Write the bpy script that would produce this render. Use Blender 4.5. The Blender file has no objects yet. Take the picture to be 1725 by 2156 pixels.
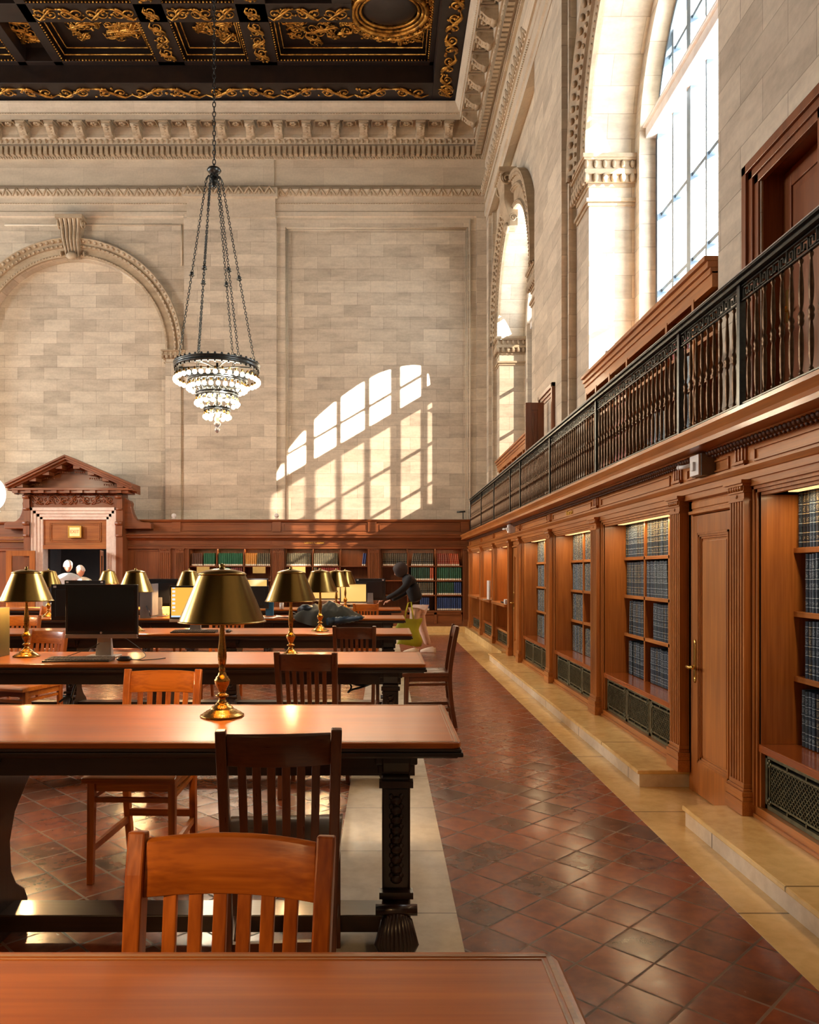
import bpy, math, random
from mathutils import Vector, Matrix, noise as mnoise
PI = math.pi
rnd = random.Random(7)
sc = bpy.context.scene
COL = sc.collection
# ---------------------------------------------------------------- camera, sky, sun, exposure
EYE = 1.40
cam_d = bpy.data.cameras.new('camera'); cam = bpy.data.objects.new('camera', cam_d); COL.objects.link(cam)
cam.location = (0, 0, EYE); cam.rotation_euler = (PI / 2, 0, 0)
cam_d.sensor_fit = 'HORIZONTAL'; cam_d.sensor_width = 36; cam_d.lens = 36 * 1650 / 1725
cam_d.shift_x = 54.5 / 1725; cam_d.shift_y = 124 / 1725; cam_d.clip_end = 200; cam_d.clip_start = 0.05
sc.camera = cam
SUN_DIR = Vector((-1.417, 1.0, -0.829))
SUN_W, SKY_W = 115.0, 18.0
LAMP_W, CHAND_W, BAY_W = 34.0, 640.0, 6.5
w = bpy.data.worlds.new('sky'); sc.world = w; w.use_nodes = True
bg = w.node_tree.nodes['Background']
bg.inputs[0].default_value = (0.90, 0.95, 1.0, 1); bg.inputs[1].default_value = SKY_W
sd = bpy.data.lights.new('sun', 'SUN'); sd.energy = SUN_W; sd.angle = math.radians(0.5); sd.color = (1.0, 0.93, 0.82)
sun = bpy.data.objects.new('sun', sd); COL.objects.link(sun)
sun.rotation_euler = SUN_DIR.to_track_quat('-Z', 'Y').to_euler()
vs = sc.view_settings; vs.view_transform = 'Standard'; vs.look = 'None'; vs.exposure = 0.2; vs.gamma = 1.0
vs.use_curve_mapping = False
cy = sc.cycles
cy.use_denoising = True; cy.max_bounces = 9; cy.diffuse_bounces = 5; cy.glossy_bounces = 4; cy.transmission_bounces = 6
cy.transparent_max_bounces = 12; cy.caustics_reflective = False; cy.caustics_refractive = False
cy.sample_clamp_indirect = 6.0
WINC = (15.48, 7.90, 0.45, -6.05)          # window bay centres along the long walls
BAYS = ((11.5, 18.6), (4.6, 11.5), (-2.9, 4.6), (-9.2, -2.9))
OPEN = 2                                    # bays with a window; unseen ones behind the viewer closed to cut frontal light
def portal(x, y, z, sx, sz, face):
    l = bpy.data.lights.new('window_daylight', 'AREA'); l.shape = 'RECTANGLE'; l.size = sx; l.size_y = sz
    l.cycles.is_portal = True
    o = bpy.data.objects.new('window_daylight', l); COL.objects.link(o); o.location = (x, y, z)
    o.rotation_euler = Vector((face, 0, 0)).to_track_quat('-Z', 'Z').to_euler()
for yc in WINC[:OPEN]:
    portal(3.62, yc, 5.95, 3.4, 4.6, -1)
    portal(-17.75, yc, 5.95, 3.8, 4.8, 1)

# ---------------------------------------------------------------- mesh kit
def S(t):                                      # sRGB 0-255 -> linear
    return tuple(((c / 255) / 12.92 if c <= 10 else (((c / 255) + 0.055) / 1.055) ** 2.4) for c in t)
class MB:
    def __init__(s, T=None):
        s.v = []; s.f = []; s.sm = []; s.mi = []; s.T = T; s.m = 0
    def pt(s, p):
        if s.T: p = s.T(*p)
        s.v.append(tuple(p)); return len(s.v) - 1
    def face(s, idx, smooth=False):
        s.f.append(tuple(idx)); s.sm.append(smooth); s.mi.append(s.m)
    def poly(s, pts, smooth=False): s.face([s.pt(p) for p in pts], smooth)
    def box(s, x0, x1, y0, y1, z0, z1):
        b = [s.pt(p) for p in ((x0,y0,z0),(x1,y0,z0),(x1,y1,z0),(x0,y1,z0),(x0,y0,z1),(x1,y0,z1),(x1,y1,z1),(x0,y1,z1))]
        for q in ((0,3,2,1),(4,5,6,7),(0,1,5,4),(1,2,6,5),(2,3,7,6),(3,0,4,7)): s.face([b[i] for i in q])
    def frame_of(s, d):
        d = Vector(d).normalized(); u = Vector((0,0,1)) if abs(d.z) < 0.9 else Vector((1,0,0))
        a = d.cross(u).normalized(); return a, a.cross(d).normalized()
    def bar(s, p, q, wa, wb, up=None):           # rectangular bar between two points
        p = Vector(p); q = Vector(q); a, b = s.frame_of(q - p)
        if up is not None:
            b = Vector(up).normalized(); a = (q - p).normalized().cross(b).normalized()
        idx = []
        for c in (p, q):
            for i, j in ((-1,-1),(1,-1),(1,1),(-1,1)): idx.append(s.pt(c + a * (wa / 2 * i) + b * (wb / 2 * j)))
        for k in range(4): s.face((idx[k], idx[(k+1)%4], idx[4+(k+1)%4], idx[4+k]))
        s.face((idx[3],idx[2],idx[1],idx[0])); s.face(idx[4:8])
    def sweep(s, path, wa, wb, up):              # rectangular section along a bent path
        P = [Vector(p) for p in path]; up = Vector(up).normalized(); rings = []
        for i, p in enumerate(P):
            t = (P[min(i+1, len(P)-1)] - P[max(i-1, 0)]).normalized()
            a = t.cross(up).normalized(); w_ = wa[i] if isinstance(wa, (list, tuple)) else wa; h_ = wb[i] if isinstance(wb, (list, tuple)) else wb
            b = a.cross(t).normalized()
            rings.append([s.pt(p + a*(w_/2*x) + b*(h_/2*y)) for x, y in ((-1,-1),(1,-1),(1,1),(-1,1))])
        for r0, r1 in zip(rings, rings[1:]):
            for k in range(4): s.face((r0[k], r0[(k+1)%4], r1[(k+1)%4], r1[k]))
        s.face(rings[0][::-1]); s.face(rings[-1])
    def tube(s, path, r, n=6, cap=True):
        P = [Vector(p) for p in path]; rings = []; a = None
        for i, p in enumerate(P):
            t = (P[min(i+1, len(P)-1)] - P[max(i-1, 0)])
            if t.length < 1e-9: t = Vector((0,0,1))
            t.normalize()
            if a is None: a, b = s.frame_of(t)
            else:
                a = (a - t * a.dot(t)); a = a.normalized() if a.length > 1e-6 else s.frame_of(t)[0]
                b = a.cross(t)
            rr = r[i] if isinstance(r, (list, tuple)) else r
            rings.append([s.pt(p + (a*math.cos(2*PI*k/n) + b*math.sin(2*PI*k/n))*rr) for k in range(n)])
        for r0, r1 in zip(rings, rings[1:]):
            for k in range(n): s.face((r0[k], r0[(k+1)%n], r1[(k+1)%n], r1[k]), True)
        if cap: s.face(rings[0][::-1]); s.face(rings[-1])
    def lathe(s, prof, c=(0,0,0), n=24, sx=1, sy=1, close=True):   # prof: (r, z)
        rings = []
        for r, z in prof:
            rings.append([s.pt((c[0]+r*sx*math.cos(2*PI*k/n), c[1]+r*sy*math.sin(2*PI*k/n), c[2]+z)) for k in range(n)])
        for r0, r1 in zip(rings, rings[1:]):
            for k in range(n): s.face((r0[k], r0[(k+1)%n], r1[(k+1)%n], r1[k]), True)
        if close: s.face(rings[0][::-1]); s.face(rings[-1])
    def ball(s, c, rx, ry=None, rz=None, n=8, m=5):
        ry = rx if ry is None else ry; rz = rx if rz is None else rz; rings = []
        for j in range(1, m):
            t = PI * j / m
            rings.append([s.pt((c[0]+rx*math.sin(t)*math.cos(2*PI*k/n), c[1]+ry*math.sin(t)*math.sin(2*PI*k/n), c[2]+rz*math.cos(t))) for k in range(n)])
        a = s.pt((c[0], c[1], c[2]+rz)); b = s.pt((c[0], c[1], c[2]-rz))
        for k in range(n):
            s.face((a, rings[0][k], rings[0][(k+1)%n]), True); s.face((b, rings[-1][(k+1)%n], rings[-1][k]), True)
        for r0, r1 in zip(rings, rings[1:]):
            for k in range(n): s.face((r0[k], r1[k], r1[(k+1)%n], r0[(k+1)%n]), True)
    def prism(s, poly, f, a, b, smooth=False):   # poly of 2D points, f(u,v,w)->3D, extruded w from a to b
        n = len(poly); i0 = [s.pt(f(u, v, a)) for u, v in poly]; i1 = [s.pt(f(u, v, b)) for u, v in poly]
        for k in range(n): s.face((i0[k], i0[(k+1)%n], i1[(k+1)%n], i1[k]), smooth)
        s.face(i0[::-1]); s.face(i1)
    def extrude_profile(s, prof, a, b):          # prof (d,z) open line, swept along u from a to b in local T
        i0 = [s.pt((a, d, z)) for d, z in prof]; i1 = [s.pt((b, d, z)) for d, z in prof]
        for k in range(len(prof)-1): s.face((i0[k], i0[k+1], i1[k+1], i1[k]))
    def build(s, name, mat, parent=None, loc=None, bevel=0, seg=2):
        me = bpy.data.meshes.new(name); me.from_pydata(s.v, [], s.f)
        me.polygons.foreach_set('use_smooth', s.sm)
        for m in (mat if isinstance(mat, (list, tuple)) else [mat]): me.materials.append(m)
        me.polygons.foreach_set('material_index', s.mi); me.update()
        import bmesh
        bm = bmesh.new(); bm.from_mesh(me); bmesh.ops.recalc_face_normals(bm, faces=bm.faces); bm.to_mesh(me); bm.free()
        o = bpy.data.objects.new(name, me); COL.objects.link(o)
        if parent is not None: o.parent = parent
        if loc is not None: o.location = loc
        if bevel:
            md = o.modifiers.new('bevel', 'BEVEL'); md.width = bevel; md.segments = seg; md.limit_method = 'ANGLE'; md.angle_limit = 0.7
        return o
def tag(o, label=None, cat=None, group=None, kind=None):
    if label: o['label'] = label
    if cat: o['category'] = cat
    if group: o['group'] = group
    if kind: o['kind'] = kind
    return o
def thing(name, loc, rz, label, cat, group=None):
    o = bpy.data.objects.new(name, None); COL.objects.link(o); o.location = loc; o.rotation_euler = (0, 0, rz)
    o.empty_display_size = 0.1
    return tag(o, label, cat, group)
def part(parent, name, mb, mat, bevel=0, label=None):
    o = mb.build(name, mat, parent, bevel=bevel)
    if label: o['label'] = label
    return o
KIDS = {}
def dup(root, loc, rz, label, group=None, scale=None):
    def kids(o):
        return [c for c in bpy.data.objects if c.parent == o]
    if root.name not in KIDS:
        KIDS[root.name] = [(c, kids(c)) for c in kids(root)]
    r = root.copy(); COL.objects.link(r); r.location = loc; r.rotation_euler = (0, 0, rz); r['label'] = label
    if group: r['group'] = group
    if scale: r.scale = scale
    for c, gs in KIDS[root.name]:
        k = c.copy(); COL.objects.link(k); k.parent = r
        for g in gs:
            q = g.copy(); COL.objects.link(q); q.parent = k
    return r
def struct(o): o['kind'] = 'structure'; return o
def W(px, py, Y): return ((px - 808) * Y / 1650, Y, EYE + (1202 - py) * Y / 1650)
def XP(px, Y): return (px - 808) * Y / 1650
def ZP(py, Y): return EYE + (1202 - py) * Y / 1650

# ---------------------------------------------------------------- materials
class NT:
    def __init__(s, name):
        s.mat = bpy.data.materials.new(name); s.mat.use_nodes = True; s.t = s.mat.node_tree
        s.b = s.t.nodes['Principled BSDF']; s.out = s.t.nodes['Material Output']
    def n(s, typ, props=None, **inp):
        nd = s.t.nodes.new(typ)
        for k, v in (props or {}).items(): setattr(nd, k, v)
        for k, v in inp.items():
            key = int(k[1:]) if k[0] == 'i' and k[1:].isdigit() else k.replace('_', ' ')
            s.set(nd.inputs[key], v)
        return nd
    def set(s, sock, v):
        if isinstance(v, bpy.types.NodeSocket): s.t.links.new(v, sock)
        elif isinstance(v, bpy.types.Node): s.t.links.new(v.outputs[0], sock)
        elif isinstance(v, (tuple, list)) and len(v) == 3 and sock.type == 'RGBA': sock.default_value = (*v, 1)
        else: sock.default_value = v
    def math(s, op, a, b=0.0, clamp=False): return s.n('ShaderNodeMath', {'operation': op, 'use_clamp': clamp}, i0=a, i1=b).outputs[0]
    def vmath(s, op, a, b): return s.n('ShaderNodeVectorMath', {'operation': op}, i0=a, i1=b)
    def mix(s, f, a, b, mode='MIX'):
        nd = s.t.nodes.new('ShaderNodeMix'); nd.data_type = 'RGBA'; nd.blend_type = mode
        s.set(nd.inputs[0], f); s.set(nd.inputs[6], a); s.set(nd.inputs[7], b); return nd.outputs[2]
    def ramp(s, fac, stops):
        nd = s.t.nodes.new('ShaderNodeValToRGB'); s.set(nd.inputs[0], fac); e = nd.color_ramp.elements
        while len(e) < len(stops): e.new(0.5)
        for el, (p, c) in zip(e, stops): el.position = p; el.color = (*c, 1) if len(c) == 3 else c
        return nd.outputs[0]
    def noise(s, vec, scale, detail=3.0, rough=0.5): return s.n('ShaderNodeTexNoise', None, Vector=vec, Scale=scale, Detail=detail, Roughness=rough).outputs[0]
    def bump(s, h, strength, dist=0.01):
        b = s.n('ShaderNodeBump', None, Strength=strength, Distance=dist, Height=h); s.set(s.b.inputs['Normal'], b.outputs[0]); return b
    def P(s, **kw):
        for k, v in kw.items(): s.set(s.b.inputs[k.replace('_', ' ')], v)
        return s
def sc3(c, k): return tuple(x * k for x in c)
def plain(name, col, rough=0.5, metal=0.0, var=0.12, scale=8.0, bump=0.0, **kw):
    t = NT(name); tc = t.n('ShaderNodeTexCoord').outputs['Object']
    n = t.noise(tc, scale)
    t.P(Base_Color=t.ramp(n, [(0.3, sc3(col, 1 - var)), (0.7, sc3(col, 1 + var))]), Roughness=rough, Metallic=metal, **kw)
    if bump: t.bump(n, bump, 0.01)
    return t.mat
def wood(name, light, dark, axis='x', rough=0.35, coat=0.3, gs=1.0, bump=0.15, wear=0.0):
    t = NT(name); tc = t.n('ShaderNodeTexCoord').outputs['Object']
    oi = t.n('ShaderNodeObjectInfo').outputs['Random']
    off = t.n('ShaderNodeCombineXYZ', None, X=t.math('MULTIPLY', oi, 7.0), Y=t.math('MULTIPLY', oi, 3.1), Z=t.math('MULTIPLY', oi, 5.3))
    v = t.vmath('ADD', tc, off).outputs[0]
    st = {'x': (1.2, 14, 14), 'y': (14, 1.2, 14), 'z': (14, 14, 1.2)}[axis]
    m = t.n('ShaderNodeMapping', None, Vector=v, Scale=tuple(c * gs for c in st)).outputs[0]
    st2 = {'x': (3, 120, 120), 'y': (120, 3, 120), 'z': (120, 120, 3)}[axis]
    m2 = t.n('ShaderNodeMapping', None, Vector=v, Scale=tuple(c * gs for c in st2)).outputs[0]
    g = t.noise(m, 1.0, 4.0, 0.6); f = t.noise(m2, 1.0, 2.0, 0.5); big = t.noise(v, 1.3, 2.0)
    a = t.math('ADD', t.math('MULTIPLY', g, 0.6), t.math('MULTIPLY', f, 0.4))
    k = 0.06 * wear; c = t.ramp(a, [(0.32 + k, dark), (0.5, tuple((p + q) / 2 for p, q in zip(light, dark))), (0.66 - k, light)])
    c = t.mix(t.math('MULTIPLY', big, 0.5), c, sc3(light, 0.62), 'MULTIPLY') if False else t.mix(0.35, c, t.ramp(big, [(0.3, dark), (0.7, light)]))
    t.P(Base_Color=c, Roughness=t.math('ADD', t.math('MULTIPLY', f, 0.15), rough - 0.07), Coat_Weight=coat, Coat_Roughness=0.12)
    if bump: t.bump(a, bump, 0.004)
    return t.mat
def box_uv(t, pos=None):
    """(x,z) / (y,z) / (x,y) picked by the facing of the surface, in world metres"""
    g = t.n('ShaderNodeNewGeometry'); p = t.n('ShaderNodeSeparateXYZ', None, i0=g.outputs['Position']); n = t.n('ShaderNodeSeparateXYZ', None, i0=g.outputs['True Normal'])
    ax = t.math('GREATER_THAN', t.math('ABSOLUTE', n.outputs[0]), 0.6); az = t.math('GREATER_THAN', t.math('ABSOLUTE', n.outputs[2]), 0.8)
    u = t.n('ShaderNodeMix', {'data_type': 'FLOAT'}, i0=ax, i2=p.outputs[0], i3=p.outputs[1]).outputs[0]
    v = t.n('ShaderNodeMix', {'data_type': 'FLOAT'}, i0=az, i2=p.outputs[2], i3=p.outputs[1]).outputs[0]
    return t.n('ShaderNodeCombineXYZ', None, X=u, Y=v).outputs[0], g.outputs['Position']
def stone(name, c1, c2, mortar, bw=0.62, bh=0.283, ms=0.004, rough=0.75, contrast=0.35):
    t = NT(name); uv, pos = box_uv(t)
    br = t.n('ShaderNodeTexBrick', {'offset': 0.5}, Vector=uv, Color1=c1, Color2=c2, Mortar=mortar, Scale=1.0, Mortar_Size=ms, Mortar_Smooth=0.3, Bias=0.0, Brick_Width=bw, Row_Height=bh)
    st = t.n('ShaderNodeMapping', None, Vector=pos, Scale=(1.0, 1.0, 4.0)).outputs[0]
    n1 = t.noise(st, 1.6, 5.0, 0.65); n2 = t.noise(pos, 22.0, 3.0)
    c = t.mix(contrast, br.outputs[0], t.ramp(n1, [(0.33, sc3(c2, 0.72)), (0.6, c1)]), 'MIX')
    c = t.mix(0.12, c, t.ramp(n2, [(0.35, (0.3, 0.3, 0.3)), (0.65, (1, 1, 1))]), 'MULTIPLY')
    t.P(Base_Color=c, Roughness=rough); t.bump(t.math('SUBTRACT', t.math('MULTIPLY', n2, 0.2), br.outputs[1]), 0.35, 0.006)
    return t.mat
def tiles():
    t = NT('terracotta_tiles'); g = t.n('ShaderNodeNewGeometry').outputs['Position']; s = 0.1987
    p = t.n('ShaderNodeSeparateXYZ', None, i0=g)
    u = t.math('DIVIDE', t.math('ADD', t.math('SUBTRACT', p.outputs[0], 0.826), t.math('SUBTRACT', p.outputs[1], 3.497)), 1.41421 * s)
    v = t.math('DIVIDE', t.math('SUBTRACT', t.math('SUBTRACT', p.outputs[0], 0.826), t.math('SUBTRACT', p.outputs[1], 3.497)), 1.41421 * s)
    fu, fv = t.math('FRACT', u), t.math('FRACT', v)
    cell = t.n('ShaderNodeCombineXYZ', None, X=t.math('FLOOR', u), Y=t.math('FLOOR', v)).outputs[0]
    wn = t.n('ShaderNodeTexWhiteNoise', {'noise_dimensions': '3D'}, Vector=cell)
    wob = t.math('MULTIPLY', t.math('SUBTRACT', t.noise(g, 9.0, 3.0), 0.5), 0.02)
    def edge(f): return t.math('MINIMUM', f, t.math('SUBTRACT', 1.0, f))
    e = t.math('ADD', t.math('MINIMUM', edge(fu), edge(fv)), wob)
    gr = t.n('ShaderNodeMapRange', None, Value=e, i1=0.016, i2=0.030, i3=1.0, i4=0.0).outputs[0]
    mott = t.noise(g, 14.0, 4.0, 0.6)
    base = t.ramp(wn.outputs[0], [(0.0, S((66, 50, 42))), (0.12, S((98, 56, 38))), (0.3, S((136, 70, 42))), (0.65, S((156, 80, 46))), (1.0, S((130, 62, 38)))])
    base = t.mix(0.35, base, t.ramp(mott, [(0.35, S((82, 50, 38))), (0.65, S((164, 90, 54)))]))
    grc = t.ramp(t.noise(g, 3.0, 2.0), [(0.35, S((52, 38, 30))), (0.6, S((120, 92, 70)))])
    sep = t.n('ShaderNodeSeparateColor', None, i0=wn.outputs[1])
    t.P(Base_Color=t.mix(gr, base, grc), Roughness=t.math('ADD', t.math('ADD', t.math('MULTIPLY', mott, 0.22), 0.12), t.math('MULTIPLY', gr, 0.25)))
    slope = t.math('ADD', t.math('MULTIPLY', t.math('SUBTRACT', sep.outputs[0], 0.5), fu), t.math('MULTIPLY', t.math('SUBTRACT', sep.outputs[1], 0.5), fv))
    dome = t.math('POWER', t.math('MULTIPLY', e, 2.0, True), 0.35)
    h = t.math('ADD', t.math('MULTIPLY', slope, 0.5), t.math('ADD', t.math('MULTIPLY', dome, 0.5), t.math('MULTIPLY', mott, 0.22)))
    t.bump(h, 0.6, 0.0038); t.b.inputs['Specular IOR Level'].default_value = 0.6
    return t.mat
def marble(name, c1, c2, joint=None, rough=0.22):
    t = NT(name); g = t.n('ShaderNodeNewGeometry').outputs['Position']
    n1 = t.noise(g, 2.2, 6.0, 0.65); n2 = t.noise(g, 16.0, 4.0, 0.6)
    c = t.ramp(n1, [(0.35, c2), (0.62, c1)]); c = t.mix(0.25, c, t.ramp(n2, [(0.38, sc3(c2, 0.8)), (0.6, c1)]))
    if joint:
        p = t.n('ShaderNodeSeparateXYZ', None, i0=g); f = t.math('FRACT', t.math('DIVIDE', t.math('SUBTRACT', p.outputs[1], joint[0]), joint[1]))
        e = t.math('MINIMUM', f, t.math('SUBTRACT', 1.0, f))
        c = t.mix(t.math('LESS_THAN', e, 0.0045), c, sc3(c2, 0.35))
    t.P(Base_Color=c, Roughness=t.math('ADD', t.math('MULTIPLY', n2, 0.2), rough - 0.1)); t.bump(n2, 0.06, 0.004)
    return t.mat
M = {}
M['stone'] = stone('limestone_blocks', S((220, 206, 182)), S((174, 160, 140)), S((134, 120, 102)))
M['stone_s'] = stone('limestone_smooth', S((214, 200, 176)), S((192, 177, 154)), S((154, 140, 120)), bw=1.4, bh=0.6, ms=0.002, contrast=0.3)
M['stone_c'] = stone('limestone_carved', S((190, 170, 140)), S((158, 138, 112)), S((120, 104, 84)), bw=2.0, bh=3.0, ms=0.001, contrast=0.5)
M['tiles'] = tiles()
M['marble'] = marble('cream_marble', S((242, 232, 210)), S((220, 206, 180)), (3.2, 0.71), 0.18)
M['marble_y'] = marble('honey_marble', S((236, 204, 144)), S((216, 178, 114)), (3.2, 1.35))
M['marble_w'] = marble('worn_marble', S((226, 212, 190)), S((196, 178, 152)), (2.6, 1.35), 0.4)
M['marble_white'] = marble('white_marble', S((240, 226, 216)), S((222, 204, 192)))
OAK_L, OAK_D = S((196, 124, 58)), S((128, 70, 26))
M['oak_y'] = wood('golden_oak_along', OAK_L, OAK_D, 'y', 0.38, 0.25)
M['oak_z'] = wood('golden_oak_upright', OAK_L, OAK_D, 'z', 0.38, 0.25)
M['oak_x'] = wood('golden_oak_across', OAK_L, OAK_D, 'x', 0.38, 0.25)
M['carved_oak'] = plain('dark_carved_oak', S((84, 50, 28)), 0.5, var=0.4, scale=60, bump=0.4)
RED_L, RED_D = S((152, 88, 46)), S((92, 48, 22))
M['red_x'] = wood('reddish_oak_across', RED_L, RED_D, 'x', 0.4, 0.2)
M['red_z'] = wood('reddish_oak_upright', RED_L, RED_D, 'z', 0.4, 0.2)
M['table'] = wood('table_top_wood', S((198, 110, 34)), S((138, 66, 16)), 'x', 0.36, 0.85, 0.7, 0.03)
_tb = M['table'].node_tree.nodes['Principled BSDF'].inputs; _tb['Coat Roughness'].default_value = 0.22; _tb['Coat IOR'].default_value = 1.40; _tb['Specular IOR Level'].default_value = 0.15
M['tdark'] = wood('dark_table_wood', S((58, 34, 20)), S((26, 14, 9)), 'x', 0.35, 0.3)
M['tdark_z'] = wood('dark_leg_wood', S((50, 28, 18)), S((24, 12, 8)), 'z', 0.35, 0.3)
M['ch_x'] = wood('chair_wood_across', S((204, 116, 34)), S((128, 58, 14)), 'x', 0.32, 0.35, 0.8, 0.25, 1.0)
M['ch_z'] = wood('chair_wood_upright', S((196, 108, 32)), S((124, 56, 14)), 'z', 0.34, 0.35, 0.8, 0.25, 1.0)
M['ebony'] = plain('near_black_ceiling_wood', S((30, 18, 12)), 0.45, var=0.35)
def gold():
    t = NT('aged_gilding'); tc = t.n('ShaderNodeTexCoord').outputs['Object']; n = t.noise(tc, 7.0, 5.0, 0.7)
    t.P(Base_Color=t.ramp(n, [(0.36, S((80, 52, 18))), (0.5, S((172, 120, 46))), (0.66, S((218, 166, 78)))]), Metallic=0.75, Roughness=t.math('ADD', t.math('MULTIPLY', n, 0.4), 0.2))
    t.bump(t.noise(tc, 30.0), 0.4, 0.01); return t.mat
M['gold'] = gold()
def brass(name, c, rough):
    t = NT(name); tc = t.n('ShaderNodeTexCoord').outputs['Object']
    n = t.noise(tc, 90.0, 3.0, 0.6)
    t.P(Base_Color=t.ramp(n, [(0.3, sc3(c, 0.94)), (0.7, c)]), Metallic=1.0, Roughness=t.math('ADD', t.math('MULTIPLY', n, 0.04), rough + .03))
    return t.mat
M['brass'] = brass('brushed_brass', S((166, 136, 74)), 0.17)
M['brass_d'] = brass('aged_brass_stem', S((168, 126, 62)), 0.22)
M['brass_h'] = brass('door_brass', S((214, 176, 96)), 0.25)
M['iron'] = plain('black_bronze', S((66, 68, 66)), 0.30, 0.8, var=0.2, scale=40)
M['baluster'] = plain('bronze_baluster', S((88, 66, 46)), 0.33, 0.8, var=0.3, scale=30)
M['grille'] = plain('verdigris_bronze', S((112, 110, 86)), 0.45, 0.7, var=0.3, scale=30)
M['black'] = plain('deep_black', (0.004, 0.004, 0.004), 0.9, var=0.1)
M['wframe'] = plain('blue_grey_window_metal', S((88, 104, 116)), 0.5, 0.1)
M['plastic_b'] = plain('black_plastic', (0.012, 0.012, 0.014), 0.4)
M['plastic_g'] = plain('grey_plastic', S((120, 112, 104)), 0.45)
M['plastic_w'] = plain('white_plastic', S((224, 220, 214)), 0.45)
M['silver'] = plain('silver_plastic', S((168, 162, 156)), 0.35, 0.3)
M['paper'] = plain('white_paper', S((236, 232, 224)), 0.7)
def emit(name, c, s):
    t = NT(name); t.P(Base_Color=c, Roughness=0.3); t.set(t.b.inputs['Emission Color'], c); t.b.inputs['Emission Strength'].default_value = s; return t.mat
M['bulb'] = emit('frosted_lit_bulb', (1.0, 0.90, 0.74), 4.5)
M['bulb_w'] = emit('warm_lit_bulb', (1.0, 0.74, 0.42), 9.0)
M['scr_off'] = plain('dark_screen_glass', (0.003, 0.003, 0.004), 0.12)
def glass(name, tint, gl=0.06):
    t = NT(name); tr = t.n('ShaderNodeBsdfTransparent', None, Color=tint); gg = t.n('ShaderNodeBsdfGlossy', None, Roughness=0.03)
    mx = t.n('ShaderNodeMixShader', None, i0=gl, i1=tr.outputs[0], i2=gg.outputs[0]); t.t.links.new(mx.outputs[0], t.out.inputs[0]); return t.mat
M['glass'] = glass('clear_window_glass', (0.97, 0.98, 0.98))
M['glass_t'] = glass('sun_dimming_glass', (0.085, 0.075, 0.068))  # dark tint added to dim the sun through the far window's lower panes
# ================================================================ THE ROOM
XW, YF = 2.40, 18.30                            # face of the long wall's piers, face of the end wall
XL, YB = -16.6, -9.2
XR = 2.57                                       # recessed plane of the window bays
# floor ---------------------------------------------------------
f = MB(); f.box(-17.2, 1.45, YB, 17.18, -0.2, 0.0); o = struct(f.build('floor', M['tiles']))
f = MB(); f.box(-0.22, 0.298, YB, 17.18, -0.1, 0.003); o = f.build('floor_strip', M['marble'], o)
f = MB(); f.box(1.45, 3.0, YB, 18.4, -0.2, 0.002); f.box(-17.2, 1.45, 17.18, 20.5, -0.2, 0.002); struct(f.build('trim_1', M['marble_y']))
# marble steps along the cases (rounded nosing)
def step(name, y0, y1):
    m = MB(); m.box(1.655, 2.0, y0 + 0.01, y1 - 0.01, 0.0, 0.088); o = m.build(name, M['marble_w'], bevel=0.004)
    m = MB(); m.box(1.64, 2.0, y0, y1, 0.086, 0.112); m.build('step_tread', M['marble_y'], o, bevel=0.006)
    return o
tag(step('marble_step', -1.5, 4.31), 'worn marble step under the bookcase at the right edge, chipped along its nosing', 'step', kind='thing')
tag(step('marble_step', 5.06, 12.28), 'long pale marble step running under the bookcases beyond the near oak door', 'step', kind='thing')
m = MB(); m.box(1.84, 2.0, 12.28, 17.9, 0, 0.14); 
# keep the doorway of the end wall free of plinth
m = MB(); m.box(1.84, 2.0, 12.28, 17.9, 0, 0.14); m.box(-6.0, 1.84, 17.77, 17.95, 0, 0.14); m.box(-12, -8.3, 17.77, 17.95, 0, 0.14)
struct(m.build('baseboard_back', M['marble_y'], bevel=0.006))

# arches --------------------------------------------------------
NA = 36
def arc(c, zs, r, n=NA): return [(c - r * math.cos(PI * k / n), zs + r * math.sin(PI * k / n)) for k in range(n + 1)]
def arch_panel(mb, c, u0, u1, z0, zsill, zs, r, ztop, d=0.0):
    a = arc(c, zs, r)
    if c - r > u0: mb.poly([(u0, d, z0), (c - r, d, z0), (c - r, d, ztop), (u0, d, ztop)])
    if u1 > c + r: mb.poly([(c + r, d, z0), (u1, d, z0), (u1, d, ztop), (c + r, d, ztop)])
    if zsill > z0: mb.poly([(c - r, d, z0), (c + r, d, z0), (c + r, d, zsill), (c - r, d, zsill)])
    for (p, q), (s_, t_) in zip(a, a[1:]): mb.poly([(p, d, q), (s_, d, t_), (s_, d, ztop), (p, d, ztop)])
def arch_line(c, zs, r, zb): return [(c - r, zb)] + arc(c, zs, r) + [(c + r, zb)]
def arch_strip(mb, c, zs, zb, r0, d0, r1, d1):
    A = arch_line(c, zs, r0, zb); B = arch_line(c, zs, r1, zb)
    for i in range(len(A) - 1):
        mb.poly([(A[i][0], d0, A[i][1]), (A[i+1][0], d0, A[i+1][1]), (B[i+1][0], d1, B[i+1][1]), (B[i][0], d1, B[i][1])], True)
def arch_ring(mb, c, zs, zb, prof):              # prof: list of (r, d) swept along the arch
    for (r0, d0), (r1, d1) in zip(prof, prof[1:]): arch_strip(mb, c, zs, zb, r0, d0, r1, d1)
ZS, RJ, RW, ZSILL, ZENT, ZTR = 6.56, 1.90, 1.72, 3.80, 9.60, 6.75
RT = lambda u, d, z: (XR + d, u, z)              # long wall: u = along Y, d = depth away from the room
FT = lambda u, d, z: (u, YF + d, z)              # end wall: u = X
LT = lambda u, d, z: (XL - 0.17 - d, u, z)

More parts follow.
